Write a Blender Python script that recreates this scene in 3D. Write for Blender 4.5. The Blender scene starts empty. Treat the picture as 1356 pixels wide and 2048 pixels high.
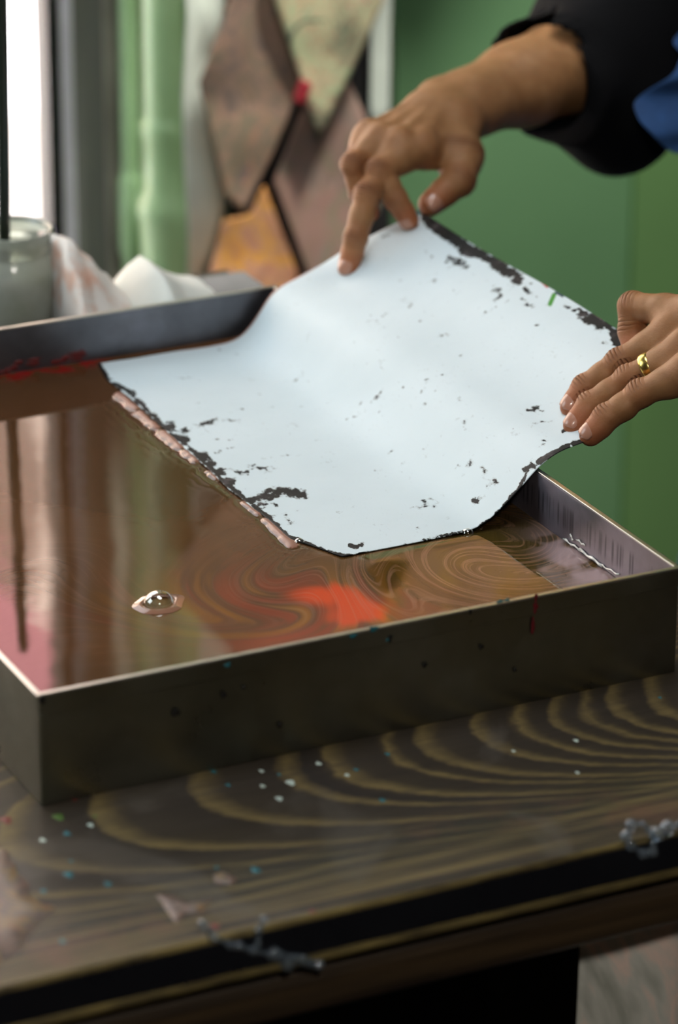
import bpy, math, random
import numpy as np
from mathutils import Vector, Matrix

rng = np.random.default_rng(7)
random.seed(7)
S = bpy.context.scene
COL = S.collection

# ------------------------------------------------------------------ camera
F = 7500.0; CX, CY = 678.0, 1024.0                # focal length in pixels of the 1356x2048 frame
CROT = (1.17752265, -0.00382449, -0.45468530)
CPOS = np.array([-0.70650810, -1.83253231, 0.99827709])
cd = bpy.data.cameras.new('camera'); cam = bpy.data.objects.new('camera', cd); COL.objects.link(cam)
cam.location = CPOS; cam.rotation_euler = CROT
cd.sensor_fit = 'VERTICAL'; cd.sensor_height = 24.0; cd.lens = 24.0 * F / 2048.0
cd.clip_start = 0.05; cd.clip_end = 60
cd.dof.use_dof = True; cd.dof.focus_distance = 2.46; cd.dof.aperture_fstop = 3.3
S.camera = cam

# ------------------------------------------------------------------ world, lamps, exposure
S.view_settings.view_transform = 'Standard'; S.view_settings.look = 'None'
S.view_settings.gamma = 1.0; S.view_settings.use_curve_mapping = False
S.view_settings.exposure = 0.0
try:
    S.cycles.max_bounces = 8; S.cycles.transparent_max_bounces = 8
    S.cycles.caustics_reflective = False; S.cycles.caustics_refractive = False
    S.cycles.use_denoising = True
except Exception: pass
W = bpy.data.worlds.new('overcast_sky'); S.world = W; W.use_nodes = True
W.node_tree.nodes['Background'].inputs[0].default_value = (0.93, 0.97, 1.0, 1)
W.node_tree.nodes['Background'].inputs[1].default_value = 3.6

def lamp(name, loc, target, sx, sy, power, col):
    l = bpy.data.lights.new(name, 'AREA'); l.shape = 'RECTANGLE'; l.size = sx; l.size_y = sy
    l.energy = power; l.color = col
    o = bpy.data.objects.new(name, l); COL.objects.link(o); o.location = loc
    o.rotation_euler = (Vector(target) - Vector(loc)).to_track_quat('-Z', 'Y').to_euler()
    return o
lamp('window_daylight', (-1.55, 1.0, 1.15), (0.45, 0.4, 0.05), 1.3, 1.1, 20, (0.80, 0.93, 1.0))
lamp('added_overhead_fill', (0.25, 0.15, 1.86), (0.45, 0.2, 0.0), 0.9, 0.5, 14, (0.95, 0.97, 1.0))  # unseen overhead light added to brighten the hands and sheet
sp = bpy.data.lights.new('added_wall_spot', 'SPOT'); sp.energy = 330; sp.spot_size = math.radians(54); sp.spot_blend = 0.6; sp.shadow_soft_size = 0.12; sp.color = (1.0, 0.98, 0.93)  # unseen spot added to brighten the back wall and hanging papers
spo = bpy.data.objects.new('added_wall_spot', sp); COL.objects.link(spo); spo.location = (1.15, 0.70, 1.84)
spo.rotation_euler = (Vector((1.05, 1.45, -0.1))-spo.location).to_track_quat('-Z', 'Y').to_euler()
lamp('added_overhead_fill', (-0.6, -2.3, 1.86), (0.2, -0.2, -0.2), 0.26, 0.26, 36, (1.0, 0.96, 0.88))  # unseen fill added behind the camera to lift tray front and table
sun = bpy.data.lights.new('sun', 'SUN'); sun.energy = 30; sun.color = (0.95, 0.97, 1.0); sun.angle = 0.02
sun_o = bpy.data.objects.new('sun', sun); COL.objects.link(sun_o); sun_o.rotation_euler = Vector((0.25, 1, -1.0)).to_track_quat('-Z', 'Y').to_euler()

# ------------------------------------------------------------------ camera maths used to measure positions
def rotm(rx, ry, rz):
    cx, sx = math.cos(rx), math.sin(rx); cy, sy = math.cos(ry), math.sin(ry); cz, sz = math.cos(rz), math.sin(rz)
    return (np.array([[cz,-sz,0],[sz,cz,0],[0,0,1]]) @ np.array([[cy,0,sy],[0,1,0],[-sy,0,cy]])
            @ np.array([[1,0,0],[0,cx,-sx],[0,sx,cx]]))
MR = rotm(*CROT); VIEW = MR @ np.array([0, 0, -1.0])
def ray(px, py): return MR @ np.array([(px-CX)/F, -(py-CY)/F, -1.0])
def un(px, py, axis, val):
    d = ray(px, py); return CPOS + (val - CPOS[axis]) / d[axis] * d
def at_depth(px, py, dep): return CPOS + dep * ray(px, py)
def depth_of(P): return float((np.asarray(P) - CPOS) @ VIEW)
def topix(P):
    q = (np.asarray(P) - CPOS) @ MR
    return np.stack([CX + F*q[..., 0]/-q[..., 2], CY - F*q[..., 1]/-q[..., 2]], -1)

# ------------------------------------------------------------------ object helpers
def tag(o, label=None, cat=None, group=None, kind=None):
    if label: o['label'] = label
    if cat: o['category'] = cat
    if group: o['group'] = group
    if kind: o['kind'] = kind
    return o
def link(name, me, mat=None, parent=None):
    o = bpy.data.objects.new(name, me); COL.objects.link(o)
    if mat is not None and not me.materials: me.materials.append(mat)
    if parent is not None: o.parent = parent
    return o
def empty(name, loc=(0, 0, 0)):
    o = bpy.data.objects.new(name, None); COL.objects.link(o); o.location = loc; o.empty_display_size = 0.02
    return o
def child(name, V, Fc, mat, root, smooth=True):
    """mesh given in world coordinates, parented to an unrotated root"""
    V = np.asarray(V, float)
    if root is not None: V = V - np.array(root_world(root))
    me = mesh(name, V, Fc, smooth)
    return link(name, me, mat, root)
def root_world(o):
    l = Vector((0, 0, 0))
    while o is not None: l += o.location; o = o.parent
    return l
def mesh(name, V, Fc, smooth=True):
    V = np.asarray(V, np.float32)
    me = bpy.data.meshes.new(name)
    if isinstance(Fc, np.ndarray) and Fc.ndim == 2:
        n, k = Fc.shape
        me.vertices.add(len(V)); me.vertices.foreach_set('co', V.ravel())
        me.loops.add(n*k); me.loops.foreach_set('vertex_index', Fc.astype(np.int32).ravel())
        me.polygons.add(n); me.polygons.foreach_set('loop_start', np.arange(0, n*k, k, dtype=np.int32))
        me.update(calc_edges=True)
    else:
        me.from_pydata([tuple(map(float, v)) for v in V], [], [tuple(map(int, f)) for f in Fc])
    me.validate(clean_customdata=False)
    if smooth: me.polygons.foreach_set('use_smooth', np.ones(len(me.polygons), bool))
    return me
def box_vf(x0, x1, y0, y1, z0, z1):
    V = [(x0,y0,z0),(x1,y0,z0),(x1,y1,z0),(x0,y1,z0),(x0,y0,z1),(x1,y0,z1),(x1,y1,z1),(x0,y1,z1)]
    return V, [(0,3,2,1),(4,5,6,7),(0,1,5,4),(1,2,6,5),(2,3,7,6),(3,0,4,7)]
def box(name, b, mat, root=None, bevel=0.0):
    V, Fc = box_vf(*b)
    o = child(name, V, Fc, mat, root, smooth=False)
    if bevel > 0:
        m = o.modifiers.new('bevel', 'BEVEL'); m.width = bevel; m.segments = 3
        m.harden_normals = False
    return o
def lathe_vf(prof, c, n=48, axis=None):
    """profile of (radius, height) turned about the vertical through c"""
    V = []; Fc = []
    for r, z in prof:
        for k in range(n):
            a = 2*math.pi*k/n; V.append((c[0]+r*math.cos(a), c[1]+r*math.sin(a), c[2]+z))
    for i in range(len(prof)-1):
        for k in range(n):
            a = i*n+k; b = i*n+(k+1) % n; Fc.append((a, b, b+n, a+n))
    return V, Fc
def tube_vf(pts, rad, n=16, cap=True):
    pts = [np.asarray(p, float) for p in pts]; V = []; Fc = []
    up = np.array([0.3, 0.5, 0.8])
    for i, p in enumerate(pts):
        t = pts[min(i+1, len(pts)-1)] - pts[max(i-1, 0)]; t /= np.linalg.norm(t)
        a = np.cross(t, up); a /= np.linalg.norm(a); b = np.cross(t, a)
        r = rad[i] if hasattr(rad, '__len__') else rad
        for k in range(n):
            th = 2*math.pi*k/n; V.append(p + r*(math.cos(th)*a + math.sin(th)*b))
    for i in range(len(pts)-1):
        for k in range(n):
            a = i*n+k; b = i*n+(k+1) % n; Fc.append((a, b, b+n, a+n))
    if cap:
        Fc.append(tuple(range(n))[::-1]); Fc.append(tuple((len(pts)-1)*n+k for k in range(n)))
    return V, Fc
def grid_faces(nu, nv, off=0):
    i, j = np.meshgrid(np.arange(nu-1), np.arange(nv-1), indexing='ij')
    a = off + i*nv + j
    return np.stack([a, a+nv, a+nv+1, a+1], -1).reshape(-1, 4)
def fattr(me, name, arr):
    a = me.attributes.new(name, 'FLOAT', 'POINT'); a.data.foreach_set('value', np.asarray(arr, np.float32).ravel())
def cattr(me, name, arr):
    a = me.attributes.new(name, 'FLOAT_COLOR', 'POINT')
    c = np.ones((len(arr), 4), np.float32); c[:, :3] = arr; a.data.foreach_set('color', c.ravel())
def merge(parts):
    V = []; Fc = []; n = 0
    for v, f in parts:
        V += [tuple(x) for x in v]; Fc += [tuple(int(i)+n for i in q) for q in f]; n += len(v)
    return V, Fc
def sstep(a, b, x):
    t = np.clip((x-a)/(b-a), 0, 1); return t*t*(3-2*t)
def vnoise(P, scale, seed=0):
    """cheap smooth value noise, P (...,2) or (...,3)"""
    P = np.asarray(P, float)*scale + seed*17.31
    i = np.floor(P).astype(np.int64); f = P - i; f = f*f*(3-2*f); d = P.shape[-1]
    out = 0.0
    for c in range(2**d):
        o = [(c >> k) & 1 for k in range(d)]
        h = np.zeros(P.shape[:-1], np.int64); w = 1.0
        for k in range(d):
            h = h*73856093 ^ ((i[..., k]+o[k])*(19349663+k*83492791))
            w = w*(f[..., k] if o[k] else 1-f[..., k])
        h = (h ^ (h >> 13))*1274126177 & 0xFFFFFF
        out = out + w*(h/float(0xFFFFFF))
    return out*2-1
def fbm(P, scale, seed=0, o=4):
    s = 0.0; a = 1.0; t = 0.0
    for k in range(o):
        s = s + a*vnoise(P, scale*2**k, seed+k*3); t += a; a *= 0.5
    return s/t

# ------------------------------------------------------------------ material helpers
def lin(r, g, b):
    f = lambda c: (c/255/12.92) if c/255 <= 0.04045 else ((c/255+0.055)/1.055)**2.4
    return (f(r), f(g), f(b), 1)
class Mat:
    def __init__(s, name, color=(0.5,0.5,0.5,1), rough=0.5, metal=0.0, **kw):
        s.m = bpy.data.materials.new(name); s.m.use_nodes = True; s.t = s.m.node_tree
        s.b = s.t.nodes['Principled BSDF']; s.out = s.t.nodes['Material Output']
        s.b.inputs['Base Color'].default_value = color; s.b.inputs['Roughness'].default_value = rough
        s.b.inputs['Metallic'].default_value = metal
        for k, v in kw.items(): s.b.inputs[k.replace('_', ' ')].default_value = v
    def n(s, typ, **kw):
        x = s.t.nodes.new(typ)
        for k, v in kw.items():
            if k in x.inputs: s.set(x, k, v)
            else: setattr(x, k, v)
        return x
    def set(s, x, k, v):
        if hasattr(v, 'is_output') or isinstance(v, bpy.types.NodeSocket): s.t.links.new(v, x.inputs[k])
        else: x.inputs[k].default_value = v
    def link(s, a, b): s.t.links.new(a, b)
    def coord(s, which='Object'): return s.n('ShaderNodeTexCoord').outputs[which]
    def attr(s, name, out='Fac'):
        x = s.n('ShaderNodeAttribute'); x.attribute_name = name; return x.outputs[out]
    def mapping(s, scale=(1,1,1), vec=None, rot=(0,0,0)):
        x = s.n('ShaderNodeMapping'); x.inputs['Scale'].default_value = scale; x.inputs['Rotation'].default_value = rot
        s.link(vec if vec is not None else s.coord(), x.inputs['Vector']); return x.outputs[0]
    def noise(s, scale, detail=4, rough=0.55, vec=None, dist=0.0):
        x = s.n('ShaderNodeTexNoise'); x.inputs['Scale'].default_value = scale
        x.inputs['Detail'].default_value = detail; x.inputs['Roughness'].default_value = rough
        x.inputs['Distortion'].default_value = dist
        s.link(vec if vec is not None else s.coord(), x.inputs['Vector']); return x.outputs['Fac']
    def math(s, op, a, b=0.0, c=0.0, clamp=False):
        x = s.n('ShaderNodeMath'); x.operation = op; x.use_clamp = clamp
        s.set(x, 0, a); s.set(x, 1, b); s.set(x, 2, c); return x.outputs[0]
    def ramp(s, fac, stops, mode='LINEAR'):
        x = s.n('ShaderNodeValToRGB'); cr = x.color_ramp; cr.interpolation = mode
        while len(cr.elements) < len(stops): cr.elements.new(0.5)
        for e, (p, c) in zip(cr.elements, stops):
            e.position = p; e.color = c if hasattr(c, '__len__') else (c, c, c, 1)
        s.link(fac, x.inputs[0]); return x.outputs[0]
    def mix(s, fac, a, b, mode='MIX'):
        x = s.n('ShaderNodeMix'); x.data_type = 'RGBA'; x.blend_type = mode
        s.set(x, 0, fac); s.set(x, 6, a); s.set(x, 7, b); return x.outputs[2]
    def bump(s, h, strength=0.3, dist=0.001, normal=None):
        x = s.n('ShaderNodeBump'); x.inputs['Strength'].default_value = strength; x.inputs['Distance'].default_value = dist
        s.link(h, x.inputs['Height'])
        if normal is not None: s.link(normal, x.inputs['Normal'])
        s.link(x.outputs[0], s.b.inputs['Normal']); return x.outputs[0]
    def color(s, v): s.set(s.b, 'Base Color', v)
    def rough(s, v): s.set(s.b, 'Roughness', v)

def plain(name, rgb, rough=0.5, metal=0.0, var=0.12, scale=30.0, bump=0.0, **kw):
    m = Mat(name, lin(*rgb), rough, metal, **kw)
    c = np.array(lin(*rgb)); lo = tuple(np.clip(c*(1-var), 0, 1)[:3])+(1,); hi = tuple(np.clip(c*(1+var), 0, 1)[:3])+(1,)
    nz = m.noise(scale); m.color(m.ramp(nz, [(0.3, lo), (0.7, hi)]))
    if bump: m.bump(nz, bump, 0.002)
    return m.m
def marbled(name, cols, scale=6.0, rough=0.75, bump=0.1, emis=0):
    """marbled paper: veins and pools of several inks"""
    m = Mat(name, rough=rough)
    w = m.noise(scale*0.8, 3, 0.6, dist=0.6)
    scale = scale*1.5
    v = m.noise(scale, 6, 0.66, vec=None, dist=1.6)
    st = [(0.35+0.30*i/(len(cols)-1), lin(*c)) for i, c in enumerate(cols)]
    c1 = m.ramp(v, st)
    f = m.ramp(m.noise(scale*9, 3, 0.6, dist=1.0), [(0.42, 0), (0.6, 1)])
    mid = cols[len(cols)//2]
    c2 = m.mix(m.math('MULTIPLY', f, 0.3), c1, m.ramp(w, [(0.4, lin(*cols[0])), (0.6, lin(*cols[-1]))]))
    dark = tuple(int(q*0.62) for q in cols[0])
    w2 = m.ramp(m.noise(scale*0.45, 2, 0.5), [(0.40, 0.65), (0.55, 0)])
    w3 = m.ramp(m.noise(scale*1.3, 2, 0.5, dist=0.8), [(0.54, 0), (0.64, 0.8)])
    m.color(m.mix(w3, m.mix(w2, c2, lin(*dark)), lin(*mid)))
    return m.m

# ================================================================== the room
FLOOR = -0.78; YW = 1.45; CEIL = 1.9
def setting(name, V, Fc, mat, smooth=False):
    return tag(link(name, mesh(name, V, Fc, smooth), mat), kind='structure')
def sbox(name, b, mat): return setting(name, *box_vf(*b), mat)

green_wall = Mat('green_wall_paint', rough=0.6)
_n = green_wall.noise(3.0, 3)
green_wall.color(green_wall.ramp(_n, [(0.3, lin(84, 122, 82)), (0.7, lin(96, 134, 92))]))
green_wall.bump(green_wall.noise(120, 2), 0.05, 0.001)
green_wall = green_wall.m
plaster = plain('cream_plaster', (176, 178, 160), 0.8, var=0.18, scale=14, bump=0.3)
dark_plaster = plain('dim_plaster', (96, 92, 84), 0.85, var=0.1, scale=5)
grey_panel = plain('grey_painted_panel', (112, 112, 108), 0.6, var=0.1, scale=6)
lavender = plain('pale_lavender_frame', (226, 220, 238), 0.4, var=0.06)
black_frame = plain('black_window_frame', (24, 24, 26), 0.4)
floor_m = plain('dark_floorboards', (58, 46, 36), 0.5, var=0.3, scale=8)

def wx(px, py=250): return float(un(px, py, 1, YW)[0])
X_WIN = wx(80); X_BAR = wx(104); X_LAV = wx(136); X_GREY = wx(200); X_CREAM = wx(782)
sbox('floor', (-3, 3.2, -3.2, YW+0.2, FLOOR-0.05, FLOOR), floor_m)
sbox('ceiling', (-3, 3.2, -3.2, YW+0.2, CEIL, CEIL+0.05), dark_plaster)
sbox('wall_left', (-3.05, -3, -3.2, YW+0.2, FLOOR, CEIL), dark_plaster)
sbox('wall_right', (3.2, 3.25, -3.2, YW+0.2, FLOOR, CEIL), dark_plaster)
sbox('wall_front', (-3, 3.2, -3.25, -3.2, FLOOR, CEIL), dark_plaster)
# back wall: pier left of the window, sill, lintel, plaster pier and the green wall
WX0, WZ0, WZ1 = -0.75, -0.6, 1.45
sbox('wall_back', (-3, WX0, YW, YW+0.2, FLOOR, CEIL), plaster)
sbox('wall_back.001', (WX0, X_LAV, YW, YW+0.045, FLOOR, WZ0), plaster)
sbox('wall_back.002', (WX0, X_LAV, YW, YW+0.045, WZ1, CEIL), plaster)
sbox('wall_back.003', (X_LAV, X_CREAM, YW+0.02, YW+0.05, FLOOR, CEIL), plaster)
sbox('wall_back.004', (X_CREAM, wx(1258), YW-0.01, YW+0.2, FLOOR, CEIL), green_wall)
sbox('wall_back.005', (wx(1258), 3.2, YW-0.016, YW+0.2, FLOOR, CEIL), plain('olive_green_wall_paint', (90, 126, 74), 0.6, var=0.08, scale=3))
sbox('trim_1', (X_GREY-0.055, X_GREY, YW-0.012, YW+0.03, FLOOR, CEIL), grey_panel)
sbox('wall_back.006', (X_LAV, X_GREY-0.05, YW-0.008, YW+0.02, FLOOR, CEIL), grey_panel)
# window: frame members and panes
wroot = tag(empty('window_1', (WX0, YW, WZ0)), kind='structure')
box('window_frame', (X_BAR, X_LAV, YW-0.02, YW+0.02, WZ0, WZ1), lavender, wroot, 0.004)
box('glazing_bead', (X_WIN, X_BAR+0.001, YW-0.024, YW-0.014, WZ0, WZ1), black_frame, wroot)
box('window_frame', (WX0, WX0+0.05, YW-0.02, YW+0.08, WZ0, WZ1), lavender, wroot, 0.004)
box('window_frame', (WX0, X_LAV, YW-0.02, YW+0.08, WZ0-0.0, WZ0+0.05), lavender, wroot, 0.004)
box('window_frame', (WX0, X_LAV, YW-0.02, YW+0.08, WZ1-0.05, WZ1), lavender, wroot, 0.004)
box('mullion', (-0.12, -0.06, YW-0.01, YW+0.07, WZ0, WZ1), lavender, wroot, 0.004)
pane = Mat('window_glass', (1, 1, 1, 1), 0.0, Transmission_Weight=1.0, IOR=1.01)
# thin clear panes let the daylight straight through
_tr = pane.n('ShaderNodeBsdfTransparent'); _gl = pane.n('ShaderNodeBsdfGlossy'); _gl.inputs['Roughness'].default_value = 0.02
_mx = pane.n('ShaderNodeMixShader'); _mx.inputs[0].default_value = 0.05
pane.link(_tr.outputs[0], _mx.inputs[1]); pane.link(_gl.outputs[0], _mx.inputs[2]); pane.link(_mx.outputs[0], pane.out.inputs['Surface'])
box('pane', (WX0+0.05, -0.12, YW+0.03, YW+0.034, WZ0+0.05, WZ1-0.05), pane.m, wroot)
box('pane', (-0.06, X_BAR, YW+0.005, YW+0.009, WZ0+0.05, WZ1-0.05), pane.m, wroot)
# outside: pale pavement and a peach house front across the yard
sbox('ground', (-6, 9, YW+0.2, 9, -1.1, -1.05), plain('pale_pavement', (236, 236, 240), 0.9, var=0.04, scale=2))
hs = tag(empty('house_front', (1.6, 5.6, -1.05)), 'blurred peach house front outside the bright window', 'building')
box('wall', (-6, 9, 5.6, 5.9, -1.05, 3.0), plain('peach_render', (232, 206, 186), 0.9, var=0.08, scale=1.5), hs)
box('plinth', (-6, 9, 5.55, 5.6, -1.05, -0.86), plain('brown_plinth', (120, 78, 66), 0.9), hs)
def mirrored(px, py, y, z0=0.0357):
    c = un(px, py, 2, z0); d = ray(px, py)*np.array([1, 1, -1]); return c+d*(y-c[1])/d[1]
_aw = [mirrored(a, b, 5.1) for a, b in [(-300, 760), (118, 1275), (175, 1560), (-300, 1130)]]
child('awning', [tuple(p) for p in _aw]+[(p[0], p[1]+0.4, p[2]+0.1) for p in _aw], [(0, 1, 2, 3), (7, 6, 5, 4), (0, 4, 5, 1), (1, 5, 6, 2), (2, 6, 7, 3), (3, 7, 4, 0)], plain('crimson_awning', (190, 120, 124), 0.8), hs, False)
box('upper_band', (-6, 9, 5.5, 5.6, 1.3, 1.75), plain('pale_stone_band', (206, 196, 170), 0.9), hs)

# painted pipes beside the window
pipe_paint = Mat('light_green_gloss_paint', rough=0.28)
pipe_paint.color(pipe_paint.ramp(pipe_paint.noise(9, 3), [(0.3, lin(132, 164, 116)), (0.7, lin(150, 182, 136))]))
pipe_paint = pipe_paint.m
def pxr(px0, px1, y, py=300):
    a = un(px0, py, 1, y)[0]; b = un(px1, py, 1, y)[0]; return (a+b)/2, (b-a)/2
def pipe(xc, r, y, zj, label, joint):
    root = tag(empty('pipe', (xc, y, FLOOR)), label, 'pipe')
    h = CEIL-FLOOR
    child('pipe_barrel', *lathe_vf([(r, 0), (r, h)], (xc, y, FLOOR), 40), pipe_paint, root)
    if joint:
        z0 = zj-FLOOR
        prof = [(r*0.98, z0+0.085), (r*1.1, z0+0.08), (r*1.1, z0+0.066), (r*1.04, z0+0.06), (r*1.04, z0+0.012),
                (r*1.3, z0), (r*1.33, z0-0.012), (r*1.22, z0-0.022), (r*1.16, z0-0.06), (r*1.16, z0-0.2), (r*0.98, z0-0.21)]
        child('pipe_socket', *lathe_vf(prof, (xc, y, FLOOR), 40), pipe_paint, root)
        child('collar', *lathe_vf([(r, z0+0.55), (r*1.12, z0+0.56), (r*1.12, z0+0.6), (r, z0+0.61)], (xc, y, FLOOR), 40), pipe_paint, root)
    return root
YP = 1.33
xc, r = pxr(292, 384, YP); pipe(xc, r, YP, float(un(340, 400, 1, YP)[2]), 'thick light green painted pipe with a flared joint', True)
YP2 = YP+0.075
xc, r = pxr(243, 280, YP2)
pr = pipe(xc, r, YP2, 0, 'thin light green painted pipe left of the thick one', False)
zz = float(un(260, 400, 1, YP2)[2])
child('coupling', *lathe_vf([(r, zz-FLOOR+0.03), (r*1.35, zz-FLOOR+0.02), (r*1.35, zz-FLOOR-0.05), (r, zz-FLOOR-0.06)], (xc, YP2, FLOOR), 32), pipe_paint, pr)

# hanging sheets -------------------------------------------------------------
def sheet(name, pix, y, mat, label, cat, group=None, curl=0.004, th=0.0006, seed=0, N=14):
    """a thin hanging sheet whose outline corners are measured in the photograph on the plane y"""
    P = [un(a, b, 1, y) for a, b in pix]
    c = np.mean(P, 0)
    # dense rings from the rim to the centre so that the sheet can bow a little
    rim = []
    for i in range(len(P)):
        a, b = P[i], P[(i+1) % len(P)]
        for k in range(6): rim.append(a+(b-a)*k/6)
    rim = np.array(rim); n = len(rim); V = []; Fc = []
    for j in range(N):
        V.append(rim+(c-rim)*(j/(N-0.999)))
    V = np.concatenate(V)
    V[:, 1] += curl*vnoise(V[:, [0, 2]], 9, seed) + 0.5*curl*vnoise(V[:, [0, 2]], 22, seed+4)
    for j in range(N-1):
        for k in range(n): Fc.append((j*n+k, j*n+(k+1) % n, (j+1)*n+(k+1) % n, (j+1)*n+k))
    V = V - c
    o = link(name, mesh(name, V, Fc), mat); o.location = c
    m = o.modifiers.new('thickness', 'SOLIDIFY'); m.thickness = th
    return tag(o, label, cat, group)
m_brown = marbled('brown_marbled_paper', [(96, 84, 76), (138, 116, 100), (168, 132, 108), (122, 112, 90), (176, 130, 100), (120, 100, 96)], 9)
m_pink = marbled('pinkish_marbled_paper', [(136, 116, 104), (160, 138, 122), (170, 132, 118), (142, 134, 104), (156, 142, 126)], 8)
m_orange = marbled('orange_marbled_paper', [(178, 128, 92), (222, 150, 60), (232, 168, 70), (206, 150, 118), (190, 120, 80), (150, 132, 116)], 9)
m_cream = marbled('cream_green_marbled_paper', [(60, 78, 66), (170, 176, 140), (202, 204, 160), (196, 150, 120), (178, 190, 146), (206, 200, 160), (176, 70, 80), (150, 160, 120)], 24)
board = plain('black_drying_board', (22, 20, 18), 0.7)
white_paper = plain('white_backing_paper', (196, 204, 190), 0.8, var=0.06)
YS = 1.25
o = box('drying_board', (float(un(452, 300, 1, 1.33)[0]), float(un(772, 100, 1, 1.33)[0]), 1.318, 1.328, FLOOR, 0.75), board)
tag(o, 'black board behind the hanging marbled papers', 'board'); 
sheet('white_paper', [(362, -900), (470, -900), (440, 0), (398, 165), (440, 290), (446, 350), (440, 430), (395, 580), (380, 620), (368, 420), (362, 200)], 1.29, white_paper,
      'tall white sheet hanging between the green pipe and brown marbled paper', 'paper', curl=0.012)
sheet('white_paper', [(752, -900), (790, -900), (781, 0), (778, 240), (752, 262), (740, 235)], 1.31, white_paper,
      'narrow white sheet hanging beside the green wall', 'paper', curl=0.003)
G = 'marbled papers hung up behind the tray'
sheet('marbled_paper', [(470, -30), (546, -10), (602, 168), (518, 366), (486, 425), (452, 395), (398, 165)], YS, m_brown,
      'brown marbled paper hanging corner down, left of the cream one', 'paper', G, seed=1)
sheet('marbled_paper', [(616, 190), (700, 160), (745, 268), (760, 420), (640, 585), (614, 545), (546, 362)], YS+0.012, m_pink,
      'pinkish grey marbled paper hanging below the cream one', 'paper', G, seed=2)
sheet('marbled_paper', [(548, -400), (900, -400), (768, 0), (640, 284), (606, 168), (540, -30)], YS-0.012, m_cream,
      'cream and green marbled paper with red flecks, tip pointing down', 'paper', G, seed=3)
sheet('marbled_paper', [(530, 372), (594, 548), (560, 640), (392, 640), (448, 440), (500, 430)], YS-0.006, m_orange,
      'orange and yellow marbled paper, lowest of the hanging sheets', 'paper', G, seed=5)
clip_m = plain('red_clip', (140, 36, 44), 0.4)
pc = un(607, 178, 1, YS-0.02)
o = tag(link('clip', mesh('clip', *(lambda b: (b[0], b[1]))(box_vf(-0.006, 0.006, -0.005, 0.005, -0.014, 0.008)), False), clip_m), 'small red clip at the corner of the brown marbled paper', 'clip')
o.location = pc; o.rotation_euler = (0, 0.35, 0); m = o.modifiers.new('b', 'BEVEL'); m.width = 0.003; m.segments = 3
# upper rows of papers that only the dye bath mirrors
for k, (x0, z0, mm, lab) in enumerate([(1.02, 0.62, m_orange, 'orange marbled paper hanging high above the frame'), (0.80, 0.55, m_brown, 'brown marbled paper hanging high above the frame')]):
    c = np.array([x0, YS+0.02*k, z0]); s = 0.17
    V = np.array([(0,0,-s*1.3),(s,0,0),(0,0,s*1.3),(-s,0,0)])
    o = link('marbled_paper', mesh('marbled_paper', V, [(0,1,2,3)], False), mm); o.location = c
    m = o.modifiers.new('t', 'SOLIDIFY'); m.thickness = 0.0006
    tag(o, lab, 'paper', G)

# ================================================================== the table
TX0, TX1, TY0, TY1, TT = -1.0, 0.498, -0.186, 0.835, 0.031
wood = Mat('dark_stained_pine', rough=0.42, Specular_IOR_Level=0.35)
g = wood.attr('grain'); v = wood.attr('across')
vec = wood.n('ShaderNodeCombineXYZ'); wood.link(g, vec.inputs[0]); wood.link(v, vec.inputs[1])
wob = wood.noise(120, 3, 0.6)
g2 = wood.math('ADD', g, wood.math('MULTIPLY', wood.math('SUBTRACT', wob, 0.5), 0.010))
wob2 = wood.noise(22, 2, 0.5)
g2 = wood.math('ADD', g2, wood.math('MULTIPLY', wood.math('SUBTRACT', wob2, 0.5), 0.012))
tips = [-0.36, -0.315, -0.25, -0.20, -0.155, -0.10, -0.04, 0.019, 0.085, 0.144, 0.173, 0.214, 0.236, 0.273, 0.300, 0.325, 0.347, 0.366, 0.391]
ga, gb = -0.42, 0.46
st = [(0.0, 0.1)]
for i, t in enumerate(tips):
    nx = tips[i+1] if i+1 < len(tips) else 0.42
    w = min(0.4*(nx-t), 0.02)
    f = lambda x: (x-ga)/(gb-ga)
    st += [(f(t-0.0022), 0.04), (f(t+0.0018), 0.95), (f(t+w), 0.10)]
st = st[:1] + st[1:]
# a colour ramp holds 32 stops: share them between two ramps
r1 = wood.ramp(wood.math('MULTIPLY', wood.math('SUBTRACT', g2, ga), 1/(gb-ga)), st[:31])
r2 = wood.ramp(wood.math('MULTIPLY', wood.math('SUBTRACT', g2, ga), 1/(gb-ga)), [(0.0, 0.0), (st[30][0]+0.001, 0.0)] + st[31:])
bands = wood.math('MAXIMUM', r1, r2)
sel = wood.math('GREATER_THAN', wood.math('MULTIPLY', wood.math('SUBTRACT', g2, ga), 1/(gb-ga)), st[30][0])
bands = wood.mix(sel, r1, r2)
fib = wood.noise(1.0, 5, 0.7, vec=wood.mapping((14, 900, 40)))
fib2 = wood.noise(1.0, 3, 0.6, vec=wood.mapping((5, 150, 10)))
base = wood.ramp(fib, [(0.3, lin(30, 25, 22)), (0.7, lin(52, 45, 39))])
tan = wood.ramp(fib, [(0.3, lin(104, 88, 52)), (0.7, lin(128, 110, 70))])
bb = wood.math('MULTIPLY', bands, wood.ramp(fib2, [(0.25, 0.45), (0.6, 1.0)]))
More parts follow.
